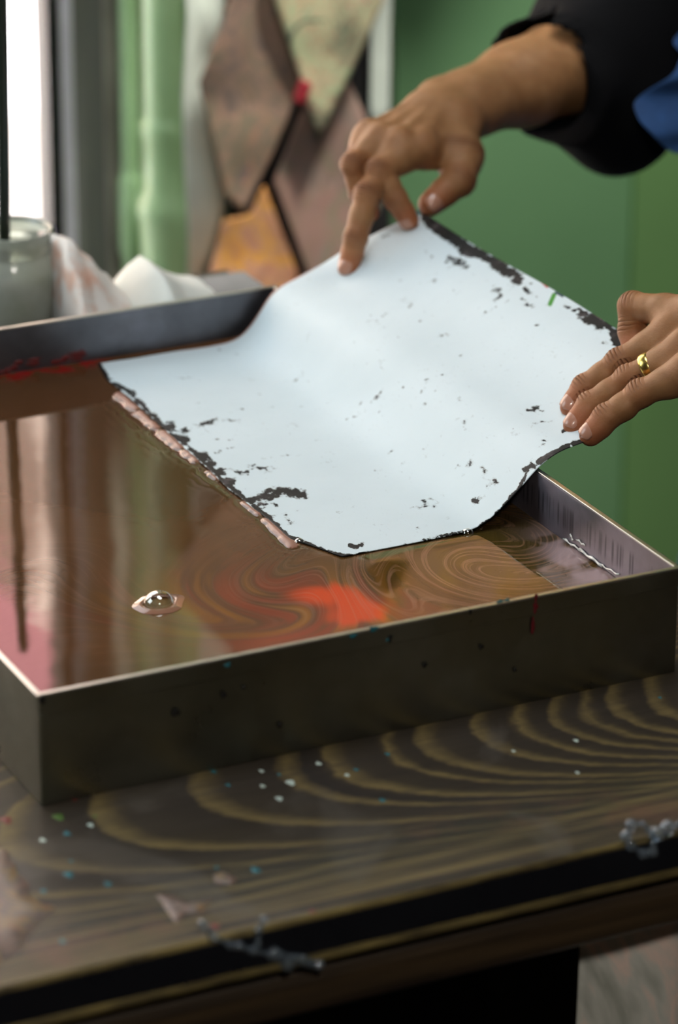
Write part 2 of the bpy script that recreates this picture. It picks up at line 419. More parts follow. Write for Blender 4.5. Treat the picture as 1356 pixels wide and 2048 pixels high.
# straight streaky grain towards the front edge
streak = wood.ramp(fib2, [(0.45, 0.0), (0.62, 0.75)])
near = wood.attr('front')
bb = wood.mix(wood.math('MULTIPLY', near, 0.75), bb, streak)
cc = wood.mix(bb, base, tan)
stain = wood.ramp(wood.noise(16, 4, 0.6), [(0.56, 0), (0.7, 0.55)])
cc = wood.mix(wood.math('MULTIPLY', stain, near), cc, lin(104, 72, 56))
scrape = wood.ramp(wood.noise(6, 5, 0.6, dist=1.5), [(0.54, 0), (0.64, 0.35)])
cc = wood.mix(scrape, cc, lin(92, 86, 78))
wood.color(cc)
wood.rough(wood.ramp(wood.noise(9, 4), [(0.3, 0.38), (0.7, 0.56)]))
wood.bump(wood.math('ADD', wood.math('MULTIPLY', bands, 0.5), wood.math('MULTIPLY', fib, 0.4)), 0.35, 0.0006)
wood = wood.m
wood_dark = Mat('dark_brown_beam_wood', rough=0.45)
wood_dark.color(wood_dark.ramp(wood_dark.noise(1, 4, 0.6, vec=wood_dark.mapping((6, 90, 90))), [(0.3, lin(28, 20, 14)), (0.75, lin(70, 54, 34))]))
wood_dark = wood_dark.m
tape = Mat('blue_black_edge_band', lin(16, 18, 24), 0.28, IOR=1.5)
tape.rough(tape.ramp(tape.noise(20, 3), [(0.3, 0.2), (0.7, 0.42)])); tape = tape.m
tan_edge = Mat('worn_tan_edge', rough=0.6)
tan_edge.color(tan_edge.ramp(tan_edge.noise(1, 4, vec=tan_edge.mapping((30, 200, 200))), [(0.35, lin(60, 50, 30)), (0.65, lin(124, 108, 62))]))
tan_edge = tan_edge.m

TR = tag(empty('table', (TX0+0.7, 0.35, FLOOR)), 'dark stained wooden table with swirling tan grain under the tray', 'table')
nu, nv = 260, 200
xs = np.linspace(TX0, TX1, nu); ys = np.linspace(TY0, TY1, nv)
X, Y = np.meshgrid(xs, ys, indexing='ij')
zt = np.zeros_like(X)
Vt = np.stack([X, Y, zt], -1).reshape(-1, 3)
Ft = grid_faces(nu, nv)[:, ::-1][:, [3, 2, 1, 0]]
n0 = len(Vt)
# underside and edges close the board
Vb = np.array([(TX0, TY0, -TT), (TX1, TY0, -TT), (TX1, TY1, -TT), (TX0, TY1, -TT)])
Vall = np.concatenate([Vt, Vb])
Fl = [tuple(f) for f in Ft.tolist()]
Fl += [(n0, n0+3, n0+2, n0+1),
       tuple([n0, n0+1] + [i*nv for i in range(nu-1, -1, -1)]),
       tuple([n0+2, n0+3] + [i*nv+nv-1 for i in range(nu)]),
       tuple([n0+1, n0+2] + [(nu-1)*nv+j for j in range(nv-1, -1, -1)]),
       tuple([n0+3, n0] + [j for j in range(nv)])]
top = child('table_top', Vall, Fl, wood, TR, smooth=False)
vv = Vall[:, 1] + 0.037 - 0.006*np.sin(Vall[:, 0]*9)
gr = Vall[:, 0] - 11*vv**2 - 700*np.abs(vv)**4 
fattr(top.data, 'grain', gr); fattr(top.data, 'across', vv)
fattr(top.data, 'front', sstep(-0.095, -0.165, Vall[:, 1]) )
# front edge: worn arris, dark band, tan arris, gap, rounded beam
child('edge_arris', *tube_vf([(TX0, TY0-0.0005, -0.0022), (TX1, TY0-0.0005, -0.0022)], 0.0024, 10), tan_edge, TR)
box('edge_band', (TX0, TX1, TY0-0.003, TY0+0.001, -0.0245, -0.003), tape, TR, 0.001)
child('edge_arris', *tube_vf([(TX0, TY0-0.0015, -0.0265), (TX1, TY0-0.0015, -0.0265)], 0.0034, 10), tan_edge, TR)
box('beam', (TX0+0.01, TX1-0.005, TY0+0.006, TY0+0.05, -0.070, -0.0365), wood_dark, TR, 0.010)
box('apron_board', (TX0+0.05, TX1-0.02, TY1-0.06, TY1-0.03, -0.13, -TT), wood_dark, TR)
for i, (x, y) in enumerate([(TX0+0.08, -0.10), (TX1-0.09, -0.085), (TX0+0.08, TY1-0.1), (TX1-0.09, TY1-0.1)]):
    box('leg', (x-0.035, x+0.035, y-0.035, y+0.035, FLOOR, -TT), wood_dark, TR, 0.003)
box('side_shade_panel', (TX1-0.032, TX1-0.016, TY0+0.09, TY1-0.05, FLOOR+0.05, -TT), plain('under_table_shade', (30, 22, 16), 0.7), TR)  # added dark panels stand in for the shade under the table
box('back_shade_panel', (TX0+0.05, TX1-0.034, 0.30, 0.315, FLOOR+0.05, -TT), plain('under_table_shade', (30, 22, 16), 0.7), TR)

# marbled sheet hanging below the beam at the right
hm = Mat('grey_swirled_sheet', rough=0.35)
hn = hm.noise(5, 5, 0.55, vec=hm.mapping((2.0, 2.0, 0.8)), dist=2.0)
hm.color(hm.ramp(hn, [(0.30, lin(130, 132, 124)), (0.42, lin(190, 188, 178)), (0.5, lin(226, 200, 186)), (0.56, lin(196, 194, 184)), (0.68, lin(150, 150, 138)), (0.76, lin(206, 192, 140))]))
hm.bump(hm.noise(7, 3), 0.5, 0.01); hm = hm.m
yh = TY0+0.055
pa = un(1163, 1860, 1, yh); pb = un(1356, 1815, 1, yh)
nu2, nv2 = 30, 30
U, Vv = np.meshgrid(np.linspace(0, 1, nu2), np.linspace(0, 1, nv2), indexing='ij')
VX = pa[0] + U*(TX1-0.012-pa[0]); VZ = -0.045 - Vv*0.36
VYy = yh + 0.004*np.sin(U*14+Vv*2) + 0.003*np.sin(U*31+1)*Vv
Vh = np.stack([VX, VYy, VZ], -1).reshape(-1, 3); cH = Vh.mean(0)
o = link('hanging_sheet', mesh('hanging_sheet', Vh-cH, grid_faces(nu2, nv2)), hm); o.location = cH
m = o.modifiers.new('t', 'SOLIDIFY'); m.thickness = 0.0008
tag(o, 'grey and pink swirled sheet hanging under the table front', 'sheet')

# domed flecks on the table: paint drops, and water drops with painted white glint
def dome_vf(c, rx, ry, h, n=14, seed=0, rings=3):
    rr = 1+0.18*np.array([math.sin(3*a+seed)+0.6*math.sin(5*a+2*seed) for a in np.linspace(0, 2*math.pi, n, endpoint=False)])
    V = [(c[0], c[1], c[2]+h)]; Fc = []
    for j in range(1, rings+1):
        t = j/rings
        for k in range(n):
            a = 2*math.pi*k/n
            V.append((c[0]+rx*t*rr[k]*math.cos(a), c[1]+ry*t*rr[k]*math.sin(a), c[2]+h*(1-t*t)))
    for k in range(n): Fc.append((0, 1+k, 1+(k+1) % n))
    for j in range(rings-1):
        for k in range(n):
            a = 1+j*n+k; b = 1+j*n+(k+1) % n; Fc.append((a, a+n, b+n, b))
    return V, Fc
teal_p = plain('teal_paint', (28, 100, 110), 0.45); glint_p = plain('drop_glint_white', (190, 205, 195), 0.3)
green_p = plain('green_paint', (70, 100, 40), 0.5); red_p = plain('red_paint', (150, 30, 36), 0.45); red_dark = plain('dried_red_paint', (104, 34, 24), 0.5)
def flecks(name, lst, mat, z=0.0, parent=TR):
    parts = []
    for i, (px, py, rp) in enumerate(lst):
        c = un(px, py, 2, z); parts.append(dome_vf((c[0], c[1], z), rp*0.00028, rp*0.00042, 0.0002+rp*0.00003, seed=i))
    o = child(name, *merge(parts), mat, parent); tag(o, kind='stuff'); return o
flecks('teal_fleck', [(137,1749,9),(87,1782,6),(216,1768,7),(511,1740,9),(134,1667,7),(427,1543,6),(456,1570,5),(775,1508,5),(712,1539,5),(765,1600,6),(125,1883,6),(558,1549,4),(433,1735,4),(1320,1395,4),(142,1722,4)], teal_p)
flecks('drop_glint', [(581,1565,9),(558,1597,7),(523,1542,5),(525,1572,5),(637,1527,6),(694,1550,5),(181,1650,6),(1152,1481,5),(1155,1545,4),(1027,1502,4),(85,1680,6)], glint_p)  # reflecting water drops, their glint put in as white colour
flecks('green_fleck', [(117,1634,11),(190,1632,4)], green_p)
flecks('red_fleck', [(12,1640,12),(430,1852,8),(625,1823,6),(150,1600,4)], red_dark)

# dried pinkish paint film, torn edges, at the left front
pink_patch = Mat('dried_pinkish_paint_film', rough=0.4)
pink_patch.color(pink_patch.ramp(pink_patch.noise(48, 6, 0.65, dist=1.2), [(0.36, lin(70, 60, 54)), (0.46, lin(122, 98, 86)), (0.53, lin(96, 84, 80)), (0.60, lin(134, 112, 78)), (0.68, lin(118, 76, 70))]))
pink_patch = pink_patch.m
def flatpatch(name, pix, mat, z, rag=0.0014, seed=0, parent=TR, th=0.0004):
    P = np.array([un(a, b, 2, z)[:2] for a, b in pix]); pts = []
    for i in range(len(P)):
        a, b = P[i], P[(i+1) % len(P)]; L = np.linalg.norm(b-a); k = max(2, int(L/0.003))
        for j in range(k): pts.append(a+(b-a)*j/k)
    pts = np.array(pts); pts += rag*np.stack([vnoise(pts, 220, seed), vnoise(pts, 220, seed+5)], -1)
    pts += rag*1.4*np.stack([vnoise(pts, 80, seed+8), vnoise(pts, 80, seed+9)], -1)
    n = len(pts); c = pts.mean(0); V = []; Fc = []
    for t, zz in ((1.0, z+0.0001), (0.985, z+th), (0.5, z+th*1.3), (0.02, z+th*1.3)):
        for p in pts: q = c+(p-c)*t; V.append((q[0], q[1], zz))
    for j in range(3):
        for k in range(n): Fc.append((j*n+k, j*n+(k+1) % n, (j+1)*n+(k+1) % n, (j+1)*n+k))
    Fc.append(tuple(3*n+k for k in range(n)))
    return child(name, V, Fc, mat, parent)
flatpatch('paint_film', [(-60,1690),(10,1700),(30,1740),(50,1760),(62,1790),(108,1820),(80,1850),(60,1870),(40,1895),(5,1920),(-60,1940)], pink_patch, 0.0, seed=1)
flatpatch('paint_film', [(310,1790),(345,1792),(372,1808),(430,1800),(405,1822),(372,1830),(352,1848)], pink_patch, 0.0, rag=0.0008, seed=2)
flatpatch('paint_film', [(425,1750),(440,1744),(476,1758),(470,1768),(430,1767)], pink_patch, 0.0, rag=0.0006, seed=3)

# ================================================================== the tray
H, TW, TD, t = 0.072, 0.4293, 0.5934, 0.0022
steel = Mat('dull_galvanised_steel', rough=0.35, metal=1.0)
n1 = steel.noise(7, 5, 0.6); n2 = steel.noise(1, 4, 0.6, vec=steel.mapping((30, 30, 4)))
steel.color(steel.ramp(n1, [(0.3, lin(118, 117, 104)), (0.55, lin(142, 140, 126)), (0.75, lin(160, 158, 150))]))
steel.rough(steel.ramp(steel.noise(16, 5, 0.65), [(0.3, 0.24), (0.7, 0.5)]))
steel.bump(n2, 0.05, 0.001)
steel = steel.m
steel_in = Mat('stained_inner_steel', rough=0.35, metal=0.85)
i1 = steel_in.noise(14, 5, 0.6); rib = steel_in.noise(1, 2, 0.5, vec=steel_in.mapping((260, 260, 3)))
ci = steel_in.ramp(i1, [(0.3, lin(108, 104, 108)), (0.55, lin(150, 142, 154)), (0.75, lin(176, 168, 178))])
zc = steel_in.n('ShaderNodeSeparateXYZ'); steel_in.link(steel_in.coord(), zc.inputs[0])
hz = steel_in.math('MULTIPLY', steel_in.ramp(rib, [(0.52, 0), (0.6, 1)]), steel_in.ramp(zc.outputs[2], [(0.042, 0), (0.048, 0.6), (0.058, 0.6), (0.062, 0)]))
ci = steel_in.mix(hz, ci, lin(52, 48, 52))
steel_in.color(ci); steel_in.rough(steel_in.ramp(i1, [(0.3, 0.3), (0.7, 0.5)])); steel_in = steel_in.m
steel_back = Mat('grey_inner_steel', rough=0.4, metal=0.85)
steel_back.color(steel_back.ramp(steel_back.noise(14, 5, 0.6), [(0.3, lin(84, 84, 88)), (0.55, lin(112, 112, 118)), (0.75, lin(136, 136, 146))])); steel_back = steel_back.m
bright = Mat('highlight_rim_metal', lin(196, 194, 186), 0.3, 1.0).m  # brighter than the walls: rim highlight put into the colour
TRAY = tag(empty('metal_tray', (TW/2, TD/2, 0)), 'large dull metal tray of brown marbling bath on the table', 'tray')
def wallbox(name, b, m=steel, bev=0.0006): return box(name, b, m, TRAY, bev)
wallbox('tray_floor', (t, TW-t, t, TD-t, 0.0, 0.002), steel_in)
wallbox('side_wall', (0, TW, 0, t, 0, H-0.0012))
wallbox('side_wall', (0, TW, TD-t, TD, 0, H-0.0012), steel_back)
wallbox('side_wall', (0, t, t, TD-t, 0, H-0.0012))
wallbox('side_wall', (TW-t, TW, t, TD-t, 0, H-0.0012), steel_in)
# folded hem along the outside; lighter rim metal paints in the fold's highlight
wallbox('folded_hem', (0.0, TW, -0.0011, 0.0002, H-0.0125, H-0.0012), steel)
for b in ((-0.0011, TW+0.0011, -0.0012, t+0.0003, H-0.0014, H), (-0.0011, TW+0.0011, TD-t-0.0003, TD+0.0012, H-0.0014, H),
          (-0.0012, t+0.0003, t+0.0004, TD-t-0.0004, H-0.0014, H), (TW-t-0.0003, TW+0.0012, t+0.0004, TD-t-0.0004, H-0.0014, H)):
    wallbox('rim', b, bright, 0.0005)
wallbox('corner_seam', (0, 0.0045, -0.0012, 0.0002, 0, H-0.013), steel)
# drips and flecks of paint on the outside of the front wall
def on_front(px, py): return un(px, py, 1, -0.0012)
def blob_front(name, spots, mat):
    parts = []
    for i, (px, py, rx, rz) in enumerate(spots):
        c = on_front(px, py); V, Fc = dome_vf((0, 0, 0), rx*0.00034, rz*0.00036, 0.0005, seed=i)
        parts.append(([(c[0]+v[0], c[1]-v[2], c[2]+v[1]) for v in V], Fc))
    o = child(name, *merge(parts), mat, TRAY); tag(o, kind='stuff')
red_trans = plain('dark_red_drip', (96, 20, 28), 0.3)
blob_front('paint_drip', [(1072,1198,3,12),(1071,1215,5,9),(1070,1222,3,6),(1066,1250,4,14),(1065,1262,3,7)], red_trans)
blob_front('teal_fleck', [(706,1272,8,4),(748,1258,9,5),(775,1280,3,3),(1000,1203,7,3),(1014,1200,6,3),(455,1330,6,4)], teal_p)
blob_front('dark_fleck', [(780,1277,5,8),(941,1224,3,5),(448,1390,5,6),(352,1425,8,7),(488,1375,4,4),(85,1400,6,8),(560,1450,5,6),(850,1330,5,5),(963,1294,5,5),(1030,1340,4,4)], plain('black_spot', (18, 16, 14), 0.5))

# ================================================================== the dye bath
LZ = 0.0357
LG = un(690, 1113, 2, LZ)
nx, ny = 300, 420
xs = np.linspace(t+0.0002, TW-t-0.0002, nx); ys = np.linspace(t+0.0002, TD-t-0.0002, ny)
X, Y = np.meshgrid(xs, ys, indexing='ij'); P2 = np.stack([X, Y], -1)
hgt = 0.00012*fbm(P2, 12, 3, 2) + 0.000015*fbm(P2, 60, 9, 2)
bead_glint_w = np.zeros_like(X)
# raised beads and ripples along the sheet's edge; their pink paints in window reflections
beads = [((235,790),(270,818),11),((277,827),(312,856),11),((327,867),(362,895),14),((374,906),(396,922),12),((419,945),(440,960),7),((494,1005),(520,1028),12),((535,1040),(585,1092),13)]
def segdist(P, a, b):
    a = np.asarray(a)[:2]; b = np.asarray(b)[:2]; d = b-a; L = d@d+1e-12
    s = np.clip(((P-a)@d)/L, 0, 1); return np.linalg.norm(P-a-s[..., None]*d, axis=-1)
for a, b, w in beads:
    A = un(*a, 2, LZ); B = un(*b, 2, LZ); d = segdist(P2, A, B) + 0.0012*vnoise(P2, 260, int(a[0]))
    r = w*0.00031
    bead_glint_w = np.maximum(bead_glint_w, sstep(r*1.15, r*0.85, d))
    hgt += 0.0012*np.exp(-(d/(r*1.1))**4)
    hgt += 0.00013*np.cos(d/0.0021*2)*np.exp(-np.maximum(d-r, 0)/0.006)
_e = np.array([un(a, b, 2, 0.0366)[:2] for a, b in [(198,730),(212,757),(252,790),(300,832),(362,890),(400,925),(450,972),(500,1012),(532,1036),(580,1078),(625,1093),(690,1115)]])
_o = np.argsort(_e[:, 1]); XE = np.interp(Y, _e[_o, 1], _e[_o, 0])
# a broad dimple where the sheet is peeling off
hgt += 0.0006*np.exp(-np.abs(XE-0.002-X)/0.004)*sstep(0.17, 0.2, Y)*sstep(0.585, 0.57, Y)
hgt += 0.0008*np.exp(-np.abs(Y-0.176)/0.006)*sstep(0.28, 0.3, X)*sstep(0.41, 0.39, X)
under_ = sstep(-0.001, 0.003, X-XE)*sstep(0.177, 0.181, Y)*sstep(0.584, 0.58, Y); hgt = np.where(under_ > 0, hgt*(1-under_), hgt)
# meniscus against the walls
dw = np.minimum(np.minimum(X-xs[0], xs[-1]-X), np.minimum(Y-ys[0], ys[-1]-Y))
hgt += 0.0009*np.exp(-dw/0.0026)
# pigment: pools of colour and drawn out swirls (contours of a stirring field)
def gb(px, py, rx, ry, rot=0.0):
    c = un(px, py, 2, LZ); dx = X-c[0]; dy = Y-c[1]; ca, sa = math.cos(rot), math.sin(rot)
    u = (dx*ca+dy*sa)/rx; w = (-dx*sa+dy*ca)/ry; return np.exp(-(u*u+w*w))
wp = P2 + 0.012*np.stack([fbm(P2, 16, 21, 3), fbm(P2, 16, 31, 3)], -1)
TWP = P2.copy()
for (px, py, R_, ang) in [(985,1105,0.075,3.6),(1060,1050,0.04,-1.6),(600,1190,0.07,-2.4),(200,1150,0.07,1.8),(800,1215,0.05,2.0),(150,900,0.08,1.0)]:
    c_ = un(px, py, 2, LZ)[:2]; dd = TWP-c_; r2_ = (dd**2).sum(-1); th_ = ang*np.exp(-r2_/R_**2)
    TWP = c_+np.stack([dd[..., 0]*np.cos(th_)-dd[..., 1]*np.sin(th_), dd[..., 0]*np.sin(th_)+dd[..., 1]*np.cos(th_)], -1)
TWP = TWP+0.006*np.stack([fbm(P2, 20, 71, 3), fbm(P2, 20, 75, 3)], -1)
col = np.ones(X.shape+(3,))*np.array(lin(78, 52, 30)[:3])
def lay(col, w, c): w = np.clip(w, 0, 1)[..., None]; return col*(1-w)+np.array(lin(*c)[:3])*w
flow = fbm(TWP, 9, 41, 4); flow2 = fbm(TWP*np.array([1, 2.2]), 16, 61, 4)
col = lay(col, sstep(-0.05, 0.45, flow)*0.6, (94, 64, 40))
col = lay(col, gb(120, 830, 0.10, 0.12)*0.7, (70, 44, 24))
col = lay(col, gb(970, 1120, 0.085, 0.08)*1.2, (66, 54, 18))
col = lay(col, gb(1090, 1030, 0.05, 0.06)*0.9, (54, 44, 26))
zone = np.clip(gb(560, 1215, 0.085, 0.055, -0.4)*1.3, 0, 1)
col = lay(col, zone*sstep(-0.15, 0.25, flow2)*0.85, (128, 82, 18))
col = lay(col, zone*sstep(0.05, 0.4, -flow2)*0.6, (134, 46, 20))
w_or = gb(650, 1190, 0.030, 0.020, -0.5) + gb(715, 1228, 0.028, 0.016, 0.1)
col = lay(col, sstep(0.25, 0.9, w_or + 0.35*flow2)*1.0, (196, 62, 10))
col = lay(col, gb(560, 1280, 0.040, 0.014)*0.5, (150, 58, 34))
col = lay(col, gb(330, 1260, 0.06, 0.05)*0.4, (112, 70, 44))
stre = np.clip(gb(985, 1120, 0.085, 0.075)*1.15 + gb(760, 1180, 0.05, 0.04)*0.7 + gb(560, 1180, 0.07, 0.05)*0.22 + gb(180, 1200, 0.045, 0.09)*0.25 + 0.02, 0, 1)
scum = np.clip(gb(1160, 1130, 0.016, 0.05, -0.1)*1.4, 0, 1)*sstep(-0.25, 0.3, fbm(P2, 60, 81, 3)+0.25)
red_s = (sstep(0.012, 0.004, np.abs(TD-0.008-Y))*sstep(0.30, 0.27, X)*sstep(0.18, 0.22, X)*sstep(-0.25, 0.2, fbm(P2, 120, 91, 3)))
VL = np.stack([X, Y, LZ+hgt], -1).reshape(-1, 3)
bath = Mat('brown_dye_bath', rough=0.03, IOR=1.40)
cb = bath.attr('pigment', 'Color')
cv = bath.n('ShaderNodeCombineXYZ'); bath.link(bath.math('MULTIPLY', bath.attr('stir'), 9.0), cv.inputs[0]); bath.link(bath.math('MULTIPLY', bath.attr('stir_v'), 120.0), cv.inputs[1])
nzz = bath.noise(1.0, 5, 0.62, vec=cv.outputs[0])
lines = bath.ramp(nzz, [(0.50, 0), (0.60, 0.55), (0.63, 0.25), (0.70, 0.9)])
lf = bath.math('MULTIPLY', bath.math('MULTIPLY', lines, bath.attr('stir_weight')), 0.55)
cb = bath.mix(lf, cb, lin(170, 126, 104))
cb = bath.mix(bath.attr('pink_patch'), cb, lin(146, 104, 88))  # window reflection on the beads painted as a pinkish colour
cb = bath.mix(bath.math('MULTIPLY', bath.attr('scum'), 0.75), cb, lin(150, 128, 130))
cb = bath.mix(bath.attr('red'), cb, lin(120, 26, 22))
bath.color(cb)
bath.rough(bath.math('ADD', bath.math('MULTIPLY', bath.attr('pink_patch'), 0.3), 0.03))
bath = bath.m
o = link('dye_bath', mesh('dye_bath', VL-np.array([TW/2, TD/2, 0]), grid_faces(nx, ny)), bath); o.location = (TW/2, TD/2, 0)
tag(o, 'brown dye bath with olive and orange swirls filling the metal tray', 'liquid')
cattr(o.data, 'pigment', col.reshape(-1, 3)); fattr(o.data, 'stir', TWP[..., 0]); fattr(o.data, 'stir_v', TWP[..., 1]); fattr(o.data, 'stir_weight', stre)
fattr(o.data, 'pink_patch', bead_glint_w); fattr(o.data, 'scum', scum); fattr(o.data, 'red', red_s)

# drips of paint left on the inner walls
drip_w = Mat('wet_white_scum', lin(196, 196, 190), 0.15, Coat_Weight=0.6).m
parts = []
for i, (a, b, r) in enumerate([((1127,1078),(1160,1100),2.0),((1160,1100),(1205,1132),2.6),((1205,1132),(1238,1150),1.6),((1140,1068),(1146,1082),1.6),((1152,1078),(1170,1092),1.6)]):
    A = un(*a, 0, TW-t-0.001); B = un(*b, 0, TW-t-0.001); pts = [A+(B-A)*k/6+np.array([0, 0, 0.0006*math.sin(k*1.9+i)]) for k in range(7)]
    parts.append(tube_vf(pts, [r*0.00045*(0.8+0.35*math.sin(k*2.3+i)) for k in range(7)], 8))
tag(child('scum_line', *merge(parts), drip_w, TRAY), kind='stuff')
parts = []
for i in range(26):
    x = 0.17+0.10*rng.random(); z = LZ+0.003+0.007*rng.random()**2
    V, Fc = dome_vf((0, 0, 0), 0.002+0.005*rng.random(), 0.0008+0.0018*rng.random(), 0.0006, seed=i)
    parts.append(([(x+v[0], TD-t-0.0001-v[2], z+v[1]) for v in V], Fc))
tag(child('paint_smear', *merge(parts), plain('red_residue', (92, 28, 28), 0.4), TRAY), kind='stuff')

# bubbles floating on the bath
glassy = Mat('soap_bubble_film', (1, 1, 1, 1), 0.0)
tr = glassy.n('ShaderNodeBsdfTransparent'); gl = glassy.n('ShaderNodeBsdfGlossy'); gl.inputs['Roughness'].default_value = 0.03
lw = glassy.n('ShaderNodeLayerWeight'); lw.inputs['Blend'].default_value = 0.35
mx = glassy.n('ShaderNodeMixShader'); glassy.link(glassy.math('ADD', glassy.math('MULTIPLY', lw.outputs['Facing'], 0.75), 0.10, clamp=True), mx.inputs[0])
gl.inputs['Color'].default_value = (1, 0.97, 0.92, 1)
glassy.link(tr.outputs[0], mx.inputs[1]); glassy.link(gl.outputs[0], mx.inputs[2]); glassy.link(mx.outputs[0], glassy.out.inputs['Surface'])
glassy = glassy.m
foam = plain('pale_film_ring', (140, 100, 80), 0.1)
def bubble(px, py, r, label, ring=True):
    c = un(px, py, 2, LZ); root = tag(empty('bubble', (c[0], c[1], LZ)), label, 'bubble')
    prof = [(r*math.cos(a), r*math.sin(a)*0.85) for a in np.linspace(0, math.pi/2, 14)]
    prof[-1] = (0.00001, prof[-1][1])
    child('dome', *lathe_vf(prof, (c[0], c[1], LZ+0.0003), 40), glassy, root)
    if ring:
        pr = [(r*1.02, 0.0004), (r*1.1, 0.0012), (r*1.25, 0.0009), (r*1.5, 0.0004), (r*1.65, 0.0)]
        V, Fc = lathe_vf(pr, (c[0], c[1], LZ+0.0002), 48)
        V = [(c[0]+(v[0]-c[0])*(1.0+0.16*math.sin(2*math.atan2(v[1]-c[1], v[0]-c[0])+0.6)+0.07*math.sin(5*math.atan2(v[1]-c[1], v[0]-c[0]))), v[1], v[2]) for v in V]
        child('film_ring', V, Fc, foam, root)
bubble(318, 1208, 0.0098, 'large clear bubble on the brown bath, in the open left part')
bubble(936, 1068, 0.0042, 'clear bubble touching the lower edge of the white paper', False)
bubble(961, 1058, 0.0016, 'tiny bubble right of the one touching the paper', False)
bubble(599, 1086, 0.0036, 'bubble at the dark left edge of the white paper', False)

# ================================================================== the sheet being lifted
back = [(.2815,.0370),(.341,.0370),(.376,.0370),(.392,.0385),(.405,.049),(.421,.0735),(.4345,.0795),(.458,.0865),(.484,.094),(.52,.1085),(.545,.119)]
near = [(.2850,.0370),(.340,.0372),(.372,.0382),(.387,.0412),(.403,.052),(.416,.063),(.428,.074),(.444,.0825),(.465,.087),(.487,.0965),(.512,.1115),(.545,.1205)]
def resample(pts, n):
    p = np.array(pts, float)
    # smooth (Catmull-Rom) then even arc length
    q = []
    for i in range(len(p)-1):
        a = p[max(i-1, 0)]; b = p[i]; c = p[i+1]; d = p[min(i+2, len(p)-1)]
        for k in range(12):
            s = k/12; q.append(0.5*((2*b)+(-a+c)*s+(2*a-5*b+4*c-d)*s*s+(-a+3*b-3*c+d)*s**3))
    q.append(p[-1]); q = np.array(q)
    L = np.concatenate([[0], np.cumsum(np.linalg.norm(np.diff(q, axis=0), axis=1))]); u = np.linspace(0, L[-1], n)
    return np.stack([np.interp(u, L, q[:, 0]), np.interp(u, L, q[:, 1])], -1)
NS, NT = 300, 400
def soften(c, w=9):
    k = np.exp(-(np.arange(-3*w, 3*w+1)/w)**2/2); k /= k.sum(); o = c.copy()
    for q in (0, 1):
        lin_ = np.linspace(c[0, q], c[-1, q], len(c)); o[:, q] = lin_+np.convolve(np.pad(c[:, q]-lin_, 3*w, mode='reflect', reflect_type='odd'), k, 'valid')
    return o
cb_, cn_ = soften(resample(back, NS)), soften(resample(near, NS), 5)
tt = np.linspace(0, 1, NT); YN, YB = 0.179, 0.581
sm = tt*tt*(3-2*tt)*0.5 + tt*0.5
PX = cn_[:, None, 0]*(1-sm)+cb_[:, None, 0]*sm; PZ = cn_[:, None, 1]*(1-sm)+cb_[:, None, 1]*sm
PY = np.broadcast_to(YN+(YB-YN)*tt, PX.shape).copy()
s1 = np.linspace(0, 1, NS)[:, None]; t1 = tt[None, :]
lift = sstep(0.36, 0.6, s1)
PZ = PZ + lift*0.0012*np.sin(t1*9+s1*4)
PZ += 0.005*np.exp(-((s1-0.80)/0.10)**2-((t1-0.975)/0.045)**2)      # buckle pinched up between the fingers
PZ -= 0.0040*np.exp(-((s1-0.70)/0.06)**2-((t1-0.93)/0.05)**2)       # pressed down by the middle finger
PY += 0.0010*fbm(np.stack([PX, PZ*0+t1*0.02], -1), 60, 5, 2)*(t1 > 0.98)
PV = np.stack([PX, PY, PZ], -1)
PV[:, 0] += 0
# deckled left edge
_e = np.array([un(a, b, 2, 0.0366)[:2] for a, b in [(198,730),(212,757),(252,790),(300,832),(362,890),(400,925),(450,972),(500,1012),(532,1036),(580,1078),(625,1093),(690,1115)]])
_o = np.argsort(_e[:, 1]); PV[:, :, 0] += ((np.interp(PY[0], _e[_o, 1], _e[_o, 0])-PX[0]))[None, :]*np.exp(-s1*7)
edge_j = 0.0010*fbm(np.stack([PV[0, :, 1], PV[0, :, 1]*0], -1), 90, 11, 3)
PV[:, :, 0] += edge_j[None, :]*np.exp(-s1*30)
pix = topix(PV)                                                    # where each point of the sheet shows: used to copy its stains
def pline(pts):
    d = np.full(pix.shape[:2], 1e9)
    for a, b in zip(pts[:-1], pts[1:]): d = np.minimum(d, segdist(pix, a, b))
    return d
den = np.zeros(pix.shape[:2])
def mark(pts, w, a=1.0, soft=0.6):
    global den
    den = np.maximum(den, a*sstep(w*1.5, 0, pline(pts)))
# bold dark stains along the upper right edge
mark([(855,432),(885,458),(918,482)], 17, 1.3); mark([(845,420),(868,440)], 10, 1.1); mark([(930,498),(975,512),(1008,540),(1035,556)], 17, 1.35)
mark([(905,470),(930,480)], 9, .9); mark([(1165,630),(1190,640),(1200,648)], 15, 1.3); mark([(1213,648),(1232,672)], 10, 1.25); mark([(1228,665),(1240,690)], 12, 1.3)
mark([(1050,580),(1075,596)], 7, .8); mark([(1045,600),(1062,612)], 11, .55); mark([(850,500),(865,515)], 7, .6); mark([(900,515),(935,530)], 12, .5); mark([(980,570),(1000,590)], 12, .5); mark([(1130,612),(1150,622)], 6,.7)
mark([(800,470),(770,470),(738,500),(722,520)], 5, .55)
